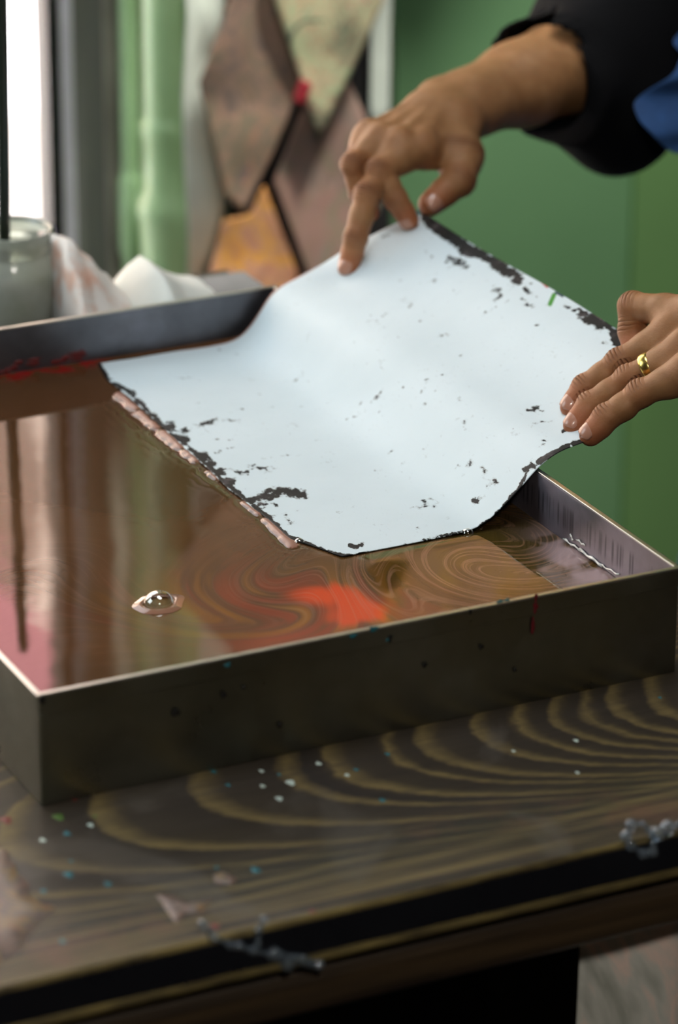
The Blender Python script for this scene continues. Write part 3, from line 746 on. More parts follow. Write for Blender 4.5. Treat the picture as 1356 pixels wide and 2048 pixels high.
# ragged dark margin at the left edge and the long smudges that run in from it
mark([(200,732),(215,760),(250,778),(300,825),(330,855),(362,882),(400,915),(450,965),(500,1005),(530,1030),(580,1075),(640,1100),(690,1113)], 7, 1.2)
for a in [(260,788,8),(305,828,8),(335,852,11),(365,880,10),(400,912,14),(412,925,12),(440,945,10),(455,962,9),(500,998,10),(520,1005,12),(240,775,7)]: mark([(a[0],a[1]),(a[0]+8,a[1]+2)], a[2]+1, 1.15)
mark([(340,862),(375,862),(405,848),(440,838),(475,842)], 8, .62); mark([(350,868),(372,858)], 9, .8)
mark([(430,905),(452,895),(470,900)], 7, .6); mark([(445,943),(480,944),(495,943)], 7, .75); mark([(490,930),(510,934),(530,937)], 8, .7)
mark([(505,1000),(530,990),(565,982),(605,990)], 12, .95); mark([(520,1000),(555,988)], 12, 1.25); mark([(540,1005),(556,1012)], 5, .9); mark([(570,1030),(585,1050)], 9, .55)
mark([(700,1090),(712,1094),(725,1088)], 6, 1.3); mark([(680,1112),(712,1112),(735,1106)], 6, 1.3)
# lower right margin
mark([(735,1106),(840,1082),(960,1055)], 4, .62); mark([(960,1052),(985,1036),(1010,1012),(1035,980),(1052,948),(1060,935)], 6, 1.15); mark([(1050,940),(1065,932)], 10, 1.25)
mark([(1098,912),(1120,901),(1135,893)], 8, 1.6); mark([(1150,888),(1166,884)], 9, 1.6); mark([(1125,862),(1142,855)], 5, 1.4); mark([(1075,925),(1090,915)], 6, 1.2)
for (a, b, w, k) in [(975,965,10,.6),(950,1000,9,.6),(885,1040,6,.5),(930,930,8,.35),(1090,880,8,.35),(1200,690,12,.4),(1060,820,10,.3),(900,760,10,.22),(700,960,10,.2),(780,900,10,.2),(600,750,9,.22),(520,880,14,.22),(640,1050,12,.4),(860,1010,22,.42),(1100,700,20,.25),(990,600,18,.3),(840,770,10,.3),(460,800,14,.2)]:
    mark([(a, b), (a+12, b-3)], w, k)
PVf = PV.reshape(-1, 3)
sheet_m = Mat('wet_white_paper', rough=0.6, Specular_IOR_Level=0.2)
dn = sheet_m.attr('stain')
na = sheet_m.noise(150, 5, 0.68); nb = sheet_m.noise(38, 4, 0.6); ns = sheet_m.noise(1, 5, 0.65, vec=sheet_m.mapping((420, 120, 300)))
nsum = sheet_m.math('ADD', sheet_m.math('MULTIPLY', na, 0.6), sheet_m.math('ADD', sheet_m.math('MULTIPLY', nb, 0.5), sheet_m.math('MULTIPLY', ns, 0.25)))
nsum = sheet_m.math('ADD', sheet_m.math('MULTIPLY', na, 1.5), sheet_m.math('ADD', sheet_m.math('MULTIPLY', nb, 1.3), sheet_m.math('MULTIPLY', ns, 0.7)))
thr = sheet_m.math('SUBTRACT', sheet_m.math('ADD', sheet_m.math('MULTIPLY', dn, 0.64), nsum), 2.20)
mk = sheet_m.ramp(thr, [(0.0, 0), (0.05, 1)])
soft = sheet_m.ramp(sheet_m.math('ADD', thr, 0.2), [(0.06, 0), (0.20, 0.32)])
fine = sheet_m.ramp(sheet_m.math('MULTIPLY', sheet_m.noise(1, 6, 0.75, vec=sheet_m.mapping((500, 170, 400))), 1.0), [(0.60, 0), (0.72, 0.5)])
patchy = sheet_m.ramp(sheet_m.noise(14, 3, 0.6), [(0.48, 0), (0.66, 1)])
wash = sheet_m.ramp(sheet_m.noise(12, 3), [(0.3, lin(200, 214, 219)), (0.7, lin(208, 221, 226))])
cw = sheet_m.mix(sheet_m.math('MULTIPLY', fine, patchy), wash, lin(120, 124, 122))
cw = sheet_m.mix(soft, cw, lin(110, 112, 108))
inkc = sheet_m.ramp(sheet_m.noise(70, 3), [(0.35, lin(14, 16, 17)), (0.60, lin(30, 29, 30)), (0.72, lin(72, 66, 68))])
cw = sheet_m.mix(mk, cw, inkc)
cw = sheet_m.mix(sheet_m.attr('tint'), cw, sheet_m.attr('tint_color', 'Color'))
# the underside carries the marbled picture
geo = sheet_m.n('ShaderNodeNewGeometry')
under = sheet_m.ramp(sheet_m.noise(22, 5, 0.6, dist=1.8), [(0.35, lin(22, 20, 22)), (0.5, lin(60, 44, 40)), (0.6, lin(150, 70, 40)), (0.72, lin(70, 110, 110))])
cw = sheet_m.mix(geo.outputs['Backfacing'], cw, under)
sheet_m.color(cw)
sheet_m.bump(sheet_m.noise(26, 3, 0.5), 0.25, 0.002)
sheet_m = sheet_m.m
ps = link('white_paper', mesh('white_paper', PVf-PVf.mean(0), grid_faces(NS, NT)), sheet_m); ps.location = PVf.mean(0)
tag(ps, 'white sheet with torn black stained edges being peeled off the dye bath', 'paper')
fattr(ps.data, 'stain', den.ravel())
ti = np.zeros(pix.shape[:2]); tc = np.ones(pix.shape[:2]+(3,))
for pts, w, c in [([(1108,590),(1100,608)], 6, (70,140,50)), ([(1082,560),(1094,572)], 5, (180,70,70)), ([(862,425),(880,432)], 5, (60,150,160)), ([(945,470),(1010,512)], 4, (90,160,165)), ([(1112,585),(1125,592)], 4, (60,80,90)),
                  ([(1185,622),(1205,636)], 4, (190,100,100)), ([(840,412),(835,430)], 6, (40,120,130))]:
    d = sstep(w, w*0.5, pline(pts)); tc = np.where(d[..., None] > ti[..., None], np.array(lin(*c)[:3]), tc); ti = np.maximum(ti, d)
eb = sstep(0.9925, 0.997, t1)*sstep(0.16, 0.3, s1)*sstep(0.72, 0.6, s1)*0.9
tc = np.where((eb > ti)[..., None], np.array(lin(150, 84, 48)[:3]), tc); ti = np.maximum(ti, eb)
fattr(ps.data, 'tint', ti.ravel()); cattr(ps.data, 'tint_color', tc.reshape(-1, 3))
m = ps.modifiers.new('t', 'SOLIDIFY'); m.thickness = 0.00045; m.offset = -1; m.material_offset = 1; m.material_offset_rim = 0
und = marbled('marbled_underside', [(24, 22, 26), (40, 36, 38), (120, 60, 40), (30, 34, 38), (150, 80, 60), (50, 90, 100)], 14, rough=0.35)
# material 0 faces up; material 1 is the wet marbled picture underneath
ps.data.materials.append(und)

# ================================================================== things behind the tray
YJ = 0.75
jc = un(22, 455, 1, YJ); jr = 0.0385; zr = jc[2]
jar_glass = Mat('cloudy_jar_glass', lin(196, 206, 190), 0.12, Transmission_Weight=0.55, IOR=1.45)
jar_glass.color(jar_glass.ramp(jar_glass.noise(30, 4), [(0.35, lin(196, 204, 186)), (0.7, lin(226, 232, 220))]))
JAR = tag(empty('glass_jar', (jc[0], YJ, 0.0)), 'cloudy glass jar of grey rinse water behind the tray', 'jar')
rn = 0.0315
prof = [(0.001, 0.001), (jr-0.004, 0.001), (jr, 0.006), (jr, zr-0.034), (jr-0.001, zr-0.028), (rn+0.002, zr-0.019), (rn, zr-0.016), (rn+0.0022, zr-0.013), (rn, zr-0.010),
        (rn+0.0022, zr-0.007), (rn, zr-0.005), (rn+0.001, zr-0.001), (rn, zr), (rn-0.0022, zr-0.001), (rn-0.0022, zr-0.016), (jr-0.004, zr-0.030), (jr-0.0035, 0.006), (0.001, 0.004)]
child('jar_body', *lathe_vf(prof, (jc[0], YJ, 0), 56), jar_glass.m, JAR)
zw = float(un(60, 582, 1, YJ-jr)[2])
child('rinse_water', *lathe_vf([(0.001, 0.0045), (jr-0.005, 0.0045), (jr-0.0037, 0.008), (jr-0.0037, zw), (0.001, zw)], (jc[0], YJ, 0), 48), plain('grey_green_rinse_water', (150, 152, 128), 0.25, scale=20), JAR)
wire = plain('dark_jar_wire', (60, 60, 90), 0.35, 1.0)
child('wire_loop', *tube_vf([(jc[0]+rn+0.0015, YJ-0.006, zr-0.001), (jc[0]+rn+0.004, YJ-0.006, zr-0.006), (jc[0]+rn+0.003, YJ-0.006, zr-0.013)], 0.0009, 8), wire, JAR)
# brush standing in the jar
bt = un(4, -300, 1, YJ); b0 = un(9, 470, 1, YJ-0.01)
ztop = 0.335
dirb = (un(3, 0, 1, YJ-0.01)-b0); bt = b0+dirb*(ztop-b0[2])/dirb[2]
bb_ = b0+dirb*(0.03-b0[2])/dirb[2]
BR = tag(empty('brush', tuple(bb_)), 'dark green brush handle standing in the glass jar', 'brush')
hp = [bb_+(bt-bb_)*k for k in (0.12, 0.3, 0.6, 0.85, 0.97, 0.995, 1.0)]
child('handle', *tube_vf(hp, [0.0042, 0.005, 0.005, 0.0046, 0.0042, 0.0028, 0.001], 20), plain('dark_green_lacquer', (34, 44, 36), 0.3), BR)
child('ferrule', *tube_vf([bb_+(bt-bb_)*k for k in (0.02, 0.12)], 0.0046, 20), plain('dull_ferrule', (90, 90, 84), 0.4, 1.0), BR)
child('bristles', *tube_vf([bb_+(bt-bb_)*k for k in (-0.05, -0.02, 0.02)], [0.001, 0.004, 0.0048], 16), plain('wet_bristles', (50, 44, 36), 0.7), BR)

# crumpled wipes
tissue_m = Mat('stained_white_tissue', rough=0.9)
tm = tissue_m.ramp(tissue_m.noise(26, 4, 0.6), [(0.50, lin(222, 218, 212)), (0.64, lin(214, 176, 156)), (0.76, lin(196, 120, 100))])
tissue_m.color(tm); tissue_m.bump(tissue_m.noise(70, 4), 0.5, 0.003); tissue_m = tissue_m.m
tissue_w = Mat('white_tissue', rough=0.9)
tissue_w.color(tissue_w.ramp(tissue_w.noise(20, 3), [(0.3, lin(206, 212, 206)), (0.7, lin(224, 226, 220))])); tissue_w.bump(tissue_w.noise(50, 3), 0.35, 0.003); tissue_w = tissue_w.m
def crumple(name, prof_px, y0, y1, mat, label, seed, amp=0.012):
    """a rumpled cloth heap: its crest follows the outline seen in the photograph, its skirt spreads on the table"""
    n = 46; mth = 26
    cx_ = np.array([p[0] for p in prof_px], float); cy_ = np.array([p[1] for p in prof_px], float)
    pxs = np.linspace(cx_[0], cx_[-1], n); pys = np.interp(pxs, cx_, cy_)
    ym = (y0+y1)/2; V = np.zeros((n, mth, 3))
    for i in range(n):
        crest = un(pxs[i], pys[i], 1, ym)
        for j in range(mth):
            u = j/(mth-1)*2-1
            h = max(crest[2], 0.004)*(1-abs(u)**2.2)
            V[i, j] = (crest[0]+0.004*u, ym+(y1-y0)/2*u, h)
    q = V.reshape(-1, 3)
    nz = fbm(q[:, :2], 38, seed, 3); f = np.clip(q[:, 2]/0.03, 0, 1)
    ridge = 1-np.abs(fbm(q[:, :2], 26, seed+4, 2))*3
    edge = np.clip(1-np.abs((q[:, 1]-ym)/((y1-y0)/2)), 0, 1)
    q[:, 1] += amp*nz; q[:, 2] += amp*0.5*ridge*f*(1-0.8*(edge > 0.9)) ; q[:, 0] += amp*0.5*fbm(q[:, 1:], 40, seed+9, 2)
    q[:, 2] = np.maximum(q[:, 2], 0.0006)
    c = np.array([q[:, 0].mean(), ym, 0])
    o = link(name, mesh(name, q-c, grid_faces(n, mth)), mat); o.location = c
    md = o.modifiers.new('t', 'SOLIDIFY'); md.thickness = 0.0006; md.offset = 1
    return tag(o, label, 'tissue')
crumple('crumpled_tissue', [(108,640),(109,520),(113,476),(130,478),(150,500),(172,512),(190,535),(226,568),(246,600),(256,640)], 0.62, 0.80, tissue_m,
        'crumpled white tissue with peach stains beside the glass jar', 3, 0.009)
o = crumple('crumpled_tissue', [(243,630),(258,596),(274,570),(288,545),(302,526),(318,538),(345,556),(378,566),(412,570),(428,600),(440,620)], 0.61, 0.79, tissue_w,
        'white tissue folded to a point, right of the peach stained one', 8, 0.003)
rs = un(284, 598, 1, 0.735)
# red blot soaked into it is a small separate dab of paint on the cloth
gb_ = tag(empty('grey_board', (0.45, 0.745, 0.0)), 'grey flat board lying on the table behind the tray', 'board')
p0 = un(415, 566, 2, 0.022); p1 = un(520, 558, 2, 0.022); p2 = un(545, 580, 2, 0.022)
box('board_sheet', (0.40, 0.494, 0.70, 0.79, 0.0, 0.014), plain('grey_card', (120, 120, 120), 0.6), gb_, 0.002)

# ================================================================== wet gel hanging on the table edge
gel = Mat('clear_gel', (0.62, 0.76, 0.9, 1), 0.04, Transmission_Weight=0.90, IOR=1.38, Coat_Weight=1.0)
gel = gel.m
def gel_strands(name, chains, fn, label):
    parts = []; 
    for ch, r in chains:
        P = [fn(a, b) for a, b in ch]; pts = []; rr = []
        for i in range(len(P)-1):
            for k in range(6): pts.append(P[i]+(P[i+1]-P[i])*k/6); rr.append(r*0.00031*(0.5+0.5*abs(math.cos(math.pi*k/6))))
        pts.append(P[-1]); rr.append(r*0.00031)
        parts.append(tube_vf(pts, rr, 10))
        for p in P:
            V = []; Fc = []
            prof = [(max(1e-5, math.sin(a)), -math.cos(a)) for a in np.linspace(0, math.pi, 9)]
            v, f = lathe_vf(prof, (0, 0, 0), 12); s = r*0.00040
            parts.append(([tuple(p+np.array(q)*s) for q in v], f))
    c = np.mean([v for v in parts[0][0]], 0); V, Fc = merge(parts); V = np.array(V)-c
    o = link(name, mesh(name, V, Fc), gel); o.location = c
    rm = o.modifiers.new('r', 'REMESH'); rm.mode = 'VOXEL'; rm.voxel_size = 0.0005; rm.use_smooth_shade = True
    s_ = o.modifiers.new('s', 'SMOOTH'); s_.iterations = 3
    return tag(o, label, 'gel drip')
fe = lambda a, b: un(a, b, 1, TY0-0.0045)
gel_strands('gel_drip', [([(405,1848),(425,1872),(460,1890),(478,1892),(505,1902),(545,1910)], 7), ([(528,1838),(518,1862),(516,1886),(505,1902)], 6),
             ([(545,1910),(570,1925),(605,1921),(637,1929)], 9), ([(550,1905),(590,1917),(620,1926)], 8), ([(556,1912),(575,1930)], 10)], fe, 'branching clear gel drip hanging on the front edge of the table')
ft = lambda a, b: un(a, b, 1, TY0-0.004) if b > 1665 else un(a, b, 2, 0.002)
gel_strands('gel_drip', [([(1262,1650),(1252,1672),(1262,1692),(1285,1708),(1305,1704)], 9), ([(1262,1650),(1285,1648),(1297,1660),(1310,1672),(1306,1690)], 5)], fe, 'curled clear gel drip on the table edge at the right')
gel_strands('gel_drip', [([(1312,1668),(1335,1655),(1370,1648),(1400,1640)], 12)], fe, 'clear gel strand at the right end of the table edge')

# ================================================================== the person: signed distance modelling
def smin(a, b, k):
    h = np.maximum(k-np.abs(a-b), 0)/k; return np.minimum(a, b)-h*h*k*0.25
class Field:
    def __init__(s, lo, hi, vox):
        s.lo = np.array(lo, float); s.vox = vox; s.n = np.ceil((np.array(hi)-s.lo)/vox).astype(int)+1
        s.ax = [(s.lo[k]+vox*np.arange(s.n[k])).astype(np.float32) for k in range(3)]
        s.d = np.full(s.n, 0.05, np.float32)
    def cone(s, a, b, ra, rb, k=0.004, flat=None, into=None, pad=0.03):
        """tapered limb from a to b; flat=(direction, factor) squashes the section"""
        a = np.asarray(a, float); b = np.asarray(b, float); R = max(ra, rb)+pad
        i0 = np.clip(((np.minimum(a, b)-R-s.lo)/s.vox).astype(int), 0, s.n-1); i1 = np.clip(((np.maximum(a, b)+R-s.lo)/s.vox).astype(int)+1, 0, s.n)
        if (i1 <= i0).any(): return
        sl = tuple(slice(i0[q], i1[q]) for q in range(3))
        x = s.ax[0][sl[0]][:, None, None]-a[0]; y = s.ax[1][sl[1]][None, :, None]-a[1]; z = s.ax[2][sl[2]][None, None, :]-a[2]
        d = b-a; L = float(d@d)+1e-12
        h = np.clip((x*d[0]+y*d[1]+z*d[2])/L, 0, 1)
        px = x-h*d[0]; py = y-h*d[1]; pz = z-h*d[2]
        r2 = px*px+py*py+pz*pz
        if flat is not None:
            f, q = flat; f = np.asarray(f, float); f = f/np.linalg.norm(f); w = px*f[0]+py*f[1]+pz*f[2]
            r2 = r2 + w*w*(q*q-1)
        v = np.sqrt(r2)-(ra+(rb-ra)*h)
        t = s.d if into is None else into
        t[sl] = smin(t[sl], v.astype(np.float32), k)
    def new(s): return np.full(s.n, 0.05, np.float32)
    def tomesh(s):
        """naive surface nets"""
        d = s.d; ins = d < 0
        nx, ny, nz = d.shape
        c = np.zeros((nx-1, ny-1, nz-1), np.int8)
        for i in (0, 1):
            for j in (0, 1):
                for k in (0, 1): c += ins[i:nx-1+i, j:ny-1+j, k:nz-1+k]
        act = (c > 0) & (c < 8); idx = np.argwhere(act)
        vid = np.full(act.shape, -1, np.int64); vid[act] = np.arange(len(idx))
        acc = np.zeros((len(idx), 3)); cnt = np.zeros(len(idx))
        for ax in range(3):
            o1, o2 = [q for q in range(3) if q != ax]
            for u in (0, 1):
                for w in (0, 1):
                    p = idx.copy(); p[:, o1] += u; p[:, o2] += w; q = p.copy(); q[:, ax] += 1
                    da = d[p[:, 0], p[:, 1], p[:, 2]]; db = d[q[:, 0], q[:, 1], q[:, 2]]
                    m = (da < 0) != (db < 0); t_ = np.where(m, da/(da-db+1e-20), 0)
                    pos = p.astype(float); pos[:, ax] += t_; acc[m] += pos[m]; cnt[m] += 1
        V = s.lo+s.vox*acc/cnt[:, None]
        Fs = []
        for ax in range(3):
            o1, o2 = [(1, 2), (2, 0), (0, 1)][ax]
            sa = [slice(None)]*3; sb = [slice(None)]*3; sa[ax] = slice(0, -1); sb[ax] = slice(1, None)
            A = ins[tuple(sa)]; B = ins[tuple(sb)]; e = np.argwhere(A != B)
            ok = (e[:, o1] > 0) & (e[:, o2] > 0) & (e[:, o1] < d.shape[o1]-1) & (e[:, o2] < d.shape[o2]-1); e = e[ok]
            flip = A[e[:, 0], e[:, 1], e[:, 2]]
            def g(du, dv):
                q = e.copy(); q[:, o1] -= du; q[:, o2] -= dv; return vid[q[:, 0], q[:, 1], q[:, 2]]
            Q = np.stack([g(1, 1), g(0, 1), g(0, 0), g(1, 0)], -1)
            Q[~flip] = Q[~flip][:, ::-1]; Fs.append(Q)
        return V, np.concatenate(Fs)
def un_n(v): v = np.asarray(v, float); return v/np.linalg.norm(v)

# ---- near (left) hand: joints are measured on the lifted sheet's plane, raised by h millimetres
pn = un_n([-0.50, 0.03, 0.87]); pp = np.array([0.50, 0.2, 0.1005])
def onpl(px, py, h):
    d = ray(px, py); q = pp+pn*h*0.001; return CPOS + d*((q-CPOS)@pn)/(d@pn)
mm = 0.001
NH = {
 'middle': dict(J=[onpl(1345,662,20), onpl(1238,724,16), onpl(1169,774,10.5), onpl(1143,809,6.5)], r=[11,8.8,7.9,6.9]),
 'ring':   dict(J=[onpl(1372,695,20), onpl(1256,755,15), onpl(1178,808,10), onpl(1149,846,6.5)], r=[9.8,8.1,7.4,6.7]),
 'pinky':  dict(J=[onpl(1378,742,19), onpl(1280,787,15), onpl(1212,834,11), onpl(1183,865,7)], r=[11,8.9,8.1,7.2]),
 'index':  dict(J=[onpl(1395,626,25), onpl(1266,613,29), onpl(1264,662,15), onpl(1270,705,6.5)], r=[12.5,9.6,8.6,7]),
 'thumb':  dict(J=[onpl(1560,700,0), onpl(1440,712,-18), onpl(1370,735,-17), onpl(1300,760,-12)], r=[13,10.5,9.5,7.5]),
}
NW = onpl(1590, 598, 24)
N_up = pn
# ---- far (right) hand: pixel of each joint and its depth behind the middle fingertip, in millimetres
tipP = un(694, 532, 1, 0.562)
D0 = depth_of(tipP)
def fj(cx_, cy_, dd): return at_depth(640+cx_/1.894, cy_/1.894, D0+dd*0.001)
FH = {
 'middle': dict(J=[fj(300,548,22), fj(178,735,-6), fj(135,900,-8), fj(108,1008,-3)], r=[10.5,9.2,8.2,7.2]),
 'index':  dict(J=[fj(385,555,26), fj(222,648,2), fj(287,755,6), fj(333,828,12)], r=[10.5,9.6,8.0,6.8]),
 'ring':   dict(J=[fj(230,535,30), fj(124,622,8), fj(150,730,16), fj(185,800,26)], r=[10,8.6,7.4,6.4]),
 'pinky':  dict(J=[fj(185,520,42), fj(138,600,34), fj(160,690,40), fj(190,750,46)], r=[9,7.4,6.6,5.8]),
 'thumb':  dict(J=[fj(530,470,66), fj(540,590,44), fj(528,682,30), fj(425,768,24)], r=[14,12.8,12.0,9.0]),
}
FW = fj(478, 425, 84)
for nm, H_, Wr in (('near', NH, NW), ('far', FH, FW)):
    for k, v in H_.items():
        J = v['J']; print(nm, k, [int(1000*np.linalg.norm(J[i]-J[i+1])) for i in range(3)], 'mc', int(1000*np.linalg.norm(J[0]-Wr)))

# body frame: shoulders, elbows
BX, BY = 1.03, 0.66
L_sh = np.array([BX-0.02, BY-0.17, 0.50]); R_sh = np.array([BX-0.02, BY+0.17, 0.50])
FE = at_depth(1235, 95, D0+0.250)                                # right elbow inside the dark sleeve
NE = np.array([BX-0.10, BY-0.24, 0.215])
print('forearms', np.linalg.norm(FE-FW), np.linalg.norm(NE-NW), 'upper', np.linalg.norm(FE-R_sh), np.linalg.norm(NE-L_sh), 'NW', NW, 'FW', FW, 'FE', FE)

joints_info = []
def build_hand(H_, Wr, El, dorsal, side, wr=(0.026, 0.019), cut=0.62, vox=0.0008, pull=None):
    allP = np.array([j for v in H_.values() for j in v['J']]+[Wr]); Ecut = Wr+(El-Wr)*cut
    lo = np.minimum(np.minimum(allP.min(0)-0.014, Wr-0.046), Ecut-0.055); hi = np.maximum(np.maximum(allP.max(0)+0.014, Wr+0.046), Ecut+0.055)
    _t0 = H_['thumb']['J'][0]; lo = np.minimum(lo, _t0-0.026); hi = np.maximum(hi, _t0+0.026)
    Fd = Field(lo, hi, vox)
    dz = un_n(dorsal)
    # palm
    ax = un_n((H_['middle']['J'][0]+H_['ring']['J'][0])/2-Wr); lat = un_n(np.cross(ax, dz)); dz = un_n(np.cross(lat, ax))
    pal = Fd.d
    order = ['index', 'middle', 'ring', 'pinky']
    for i, k in enumerate(order):
        j0 = H_[k]['J'][0]; base = Wr + lat*np.dot(j0-Wr, lat)*0.45+ax*0.008
        Fd.cone(base-dz*0.002, j0-dz*0.003, 0.0125, 0.0108, 0.012)
        Fd.cone(base-dz*0.008, j0-dz*0.009-ax*0.008, 0.012, 0.0098, 0.012)
        if i < 3:
            j1 = H_[order[i+1]]['J'][0]
            Fd.cone((j0+base)/2-dz*0.005, (j1+base)/2-dz*0.005, 0.0115, 0.0115, 0.012)
        if i < 3:
            n0_ = H_[order[i+1]]['J']; c0_ = H_[k]['J']
            wa = c0_[0]+(c0_[1]-c0_[0])*0.30-dz*0.004; wb = n0_[0]+(n0_[1]-n0_[0])*0.34-dz*0.004
            Fd.cone(wa, wb, 0.0062, 0.0062, 0.010)
    tj = H_['thumb']['J']
    Fd.cone(Wr+ax*0.012-dz*0.004, tj[0], 0.015, 0.014, 0.014); Fd.cone(tj[0], tj[1], 0.0135, 0.0118, 0.012)
    Fd.cone((Wr+ax*0.03), tj[1], 0.010, 0.0085, 0.014)
    Fd.cone(H_['index']['J'][0]-dz*0.008-ax*0.014, tj[1], 0.0075, 0.0075, 0.014)
    # wrist and forearm, oval in section
    d0 = un_n(El-Wr)
    fl = (dz, 1.28)
    W1 = Wr+(El-Wr)*0.12; W2 = Wr+(El-Wr)*0.42; W3 = Wr+(El-Wr)*0.75
    Fd.cone(Wr+ax*0.010, W1, wr[0], wr[0]*1.02, 0.012, fl); Fd.cone(W1, W2, wr[0]*1.02, wr[0]*1.24, 0.012, (dz, 1.15)); Fd.cone(W2, W3, wr[0]*1.24, wr[0]*1.45, 0.012, (dz, 1.08))
    Fd.cone(W3, El, wr[0]*1.5, wr[0]*1.45, 0.012)
    # ulna head bump, extensor tendons, knuckle heads
    pk = H_['pinky']['J'][0]; us = np.sign(np.dot(pk-Wr, lat))
    Fd.cone(Wr+lat*us*0.016+dz*0.013-ax*0.004, Wr+lat*us*0.016+dz*0.012-ax*0.012, 0.0075, 0.007, 0.009)
    for k in order:
        j0 = H_[k]['J'][0]; base = Wr+lat*np.dot(j0-Wr, lat)*0.25+dz*0.014+ax*0.004
        Fd.cone(base, j0+dz*0.0072-ax*0.004, 0.0026, 0.0034, 0.0065)
        Fd.cone(j0+dz*0.0018, j0+dz*0.0020, 0.0105, 0.0105, 0.007)
    palm = Fd.d.copy(); out = palm.copy()
    for k, v in H_.items():
        J = v['J']; r = [q*mm for q in v['r']]; f = Fd.new()
        s0 = 1 if k == 'thumb' else 0
        bend = []
        n_ = None
        # outward (dorsal) side of each finger from the plane in which it bends
        mid = (J[1]+J[2])/2; ch = (J[0]+J[3])/2; n_ = mid-ch; ax_f = un_n(J[3]-J[0]); n_ = n_-ax_f*(n_@ax_f)
        n_ = un_n(0.6*dz+un_n(n_)*min(1.5, np.linalg.norm(n_)/0.006))
        if k == 'thumb': n_ = un_n(v.get('nail', dz))
        v['dors'] = n_
        for i in range(s0, 3):
            kk = 0.0012 if i > s0 else 0.001
            m_ = (J[i]+J[i+1])/2-n_*0.0006
            rm = (r[i]+r[i+1])/2*(0.985 if i else 1.0)
            Fd.cone(J[i], m_, r[i], rm, 0.004, into=f); Fd.cone(m_, J[i+1], rm, r[i+1], 0.004, into=f)
            if i > 0:   # joint width and a soft pad on the underside
                Fd.cone(J[i], J[i]+n_*0.0003, r[i]*1.03, r[i]*1.03, 0.003, into=f)
                Fd.cone(m_-n_*0.0016, J[i+1]-n_*0.0012, rm*0.9, r[i+1]*0.86, 0.004, into=f)
        tipd = un_n(J[3]-J[2])
        Fd.cone(J[3]-tipd*0.003-n_*0.0004, J[3]+tipd*0.0022-n_*0.0008, r[3]*1.0, r[3]*0.90, 0.003, into=f)
        g = smin(palm, f, 0.0085 if k != 'thumb' else 0.011)
        out = smin(out, g, 0.0009)
        for i in (1, 2): joints_info.append((J[i], un_n(J[i+1]-J[i-1]), n_, r[i], 1.0 if i == 1 else 0.75, k))
    # cut off inside the sleeve
    pts = np.zeros(1)
    X_ = Fd.ax[0][:, None, None]; Y_ = Fd.ax[1][None, :, None]; Z_ = Fd.ax[2][None, None, :]
    cutd = (X_-Ecut[0])*d0[0]+(Y_-Ecut[1])*d0[1]+(Z_-Ecut[2])*d0[2]
    Fd.d = np.maximum(out, cutd.astype(np.float32))
    V, Q = Fd.tomesh()
    return V, Q
cam_dir = un_n(CPOS-tipP)
F_dors = un_n([-0.42, -0.30, 0.86])
FH['thumb']['nail'] = un_n(np.array([0.2, -0.8, 0.5])); NH['thumb']['nail'] = un_n([0.2, 0.2, -0.95])
Vn, Qn = build_hand(NH, NW, NE, N_up, 'near', wr=(0.0265, 0.02))
nn = len(joints_info)
Vf_, Qf = build_hand(FH, FW, FE, F_dors, 'far', wr=(0.0285, 0.021))

# ---- coarse body under the clothes (head, neck, trunk, upper arms, legs)
B = Field((BX-0.42, BY-0.42, FLOOR), (BX+0.35, BY+0.42, 0.98), 0.006)
hip = np.array([BX+0.03, BY, 0.10]); chest = np.array([BX, BY, 0.42]); neck = np.array([BX-0.01, BY, 0.60]); head = np.array([BX-0.055, BY-0.01, 0.735])
B.cone(hip, chest, 0.125, 0.12, 0.05, ((1, 0, 0), 1.35)); B.cone(L_sh, R_sh, 0.058, 0.058, 0.05); B.cone(neck-[0, 0, 0.1], neck+[0-0.01, 0, 0.04], 0.058, 0.052, 0.04)
B.cone(head+[0.012, 0, 0.035], head+[-0.004, 0, 0.0], 0.088, 0.078, 0.03, ((0, 1, 0), 1.12)); B.cone(head+[-0.03, 0, -0.03], head+[-0.052, 0, -0.075], 0.055, 0.026, 0.03)
B.cone(head+[-0.085, 0, 0.0], head+[-0.108, 0, -0.028], 0.007, 0.011, 0.012)                                         # nose
B.cone(head+[-0.082, 0.012, -0.058], head+[-0.082, -0.012, -0.058], 0.008, 0.008, 0.006)                             # lips
for sgn in (-1, 1):
    B.cone(head+[-0.074, sgn*0.03, 0.022], head+[-0.070, sgn*0.045, 0.020], 0.008, 0.007, 0.012)                     # brow
    B.cone(head+[0.012, sgn*0.079, 0.016], head+[0.006, sgn*0.077, -0.022], 0.014, 0.010, 0.006)                     # ear
    B.cone([BX+0.03, BY+sgn*0.085, 0.04], [BX+0.02, BY+sgn*0.09, -0.34], 0.082, 0.055, 0.02)
    B.cone([BX+0.02, BY+sgn*0.09, -0.34], [BX+0.04, BY+sgn*0.095, FLOOR+0.06], 0.053, 0.036, 0.02)
    B.cone([BX+0.05, BY+sgn*0.095, FLOOR+0.045], [BX-0.11, BY+sgn*0.105, FLOOR+0.035], 0.038, 0.03, 0.02)
B.cone(L_sh, NE, 0.045, 0.036, 0.03); B.cone(R_sh, FE, 0.045, 0.036, 0.03)
B.cone(NE, NE+(NW-NE)*0.42, 0.036, 0.034, 0.02); B.cone(FE, FE+(FW-FE)*0.42, 0.036, 0.034, 0.02)
Vb_, Qb = B.tomesh()

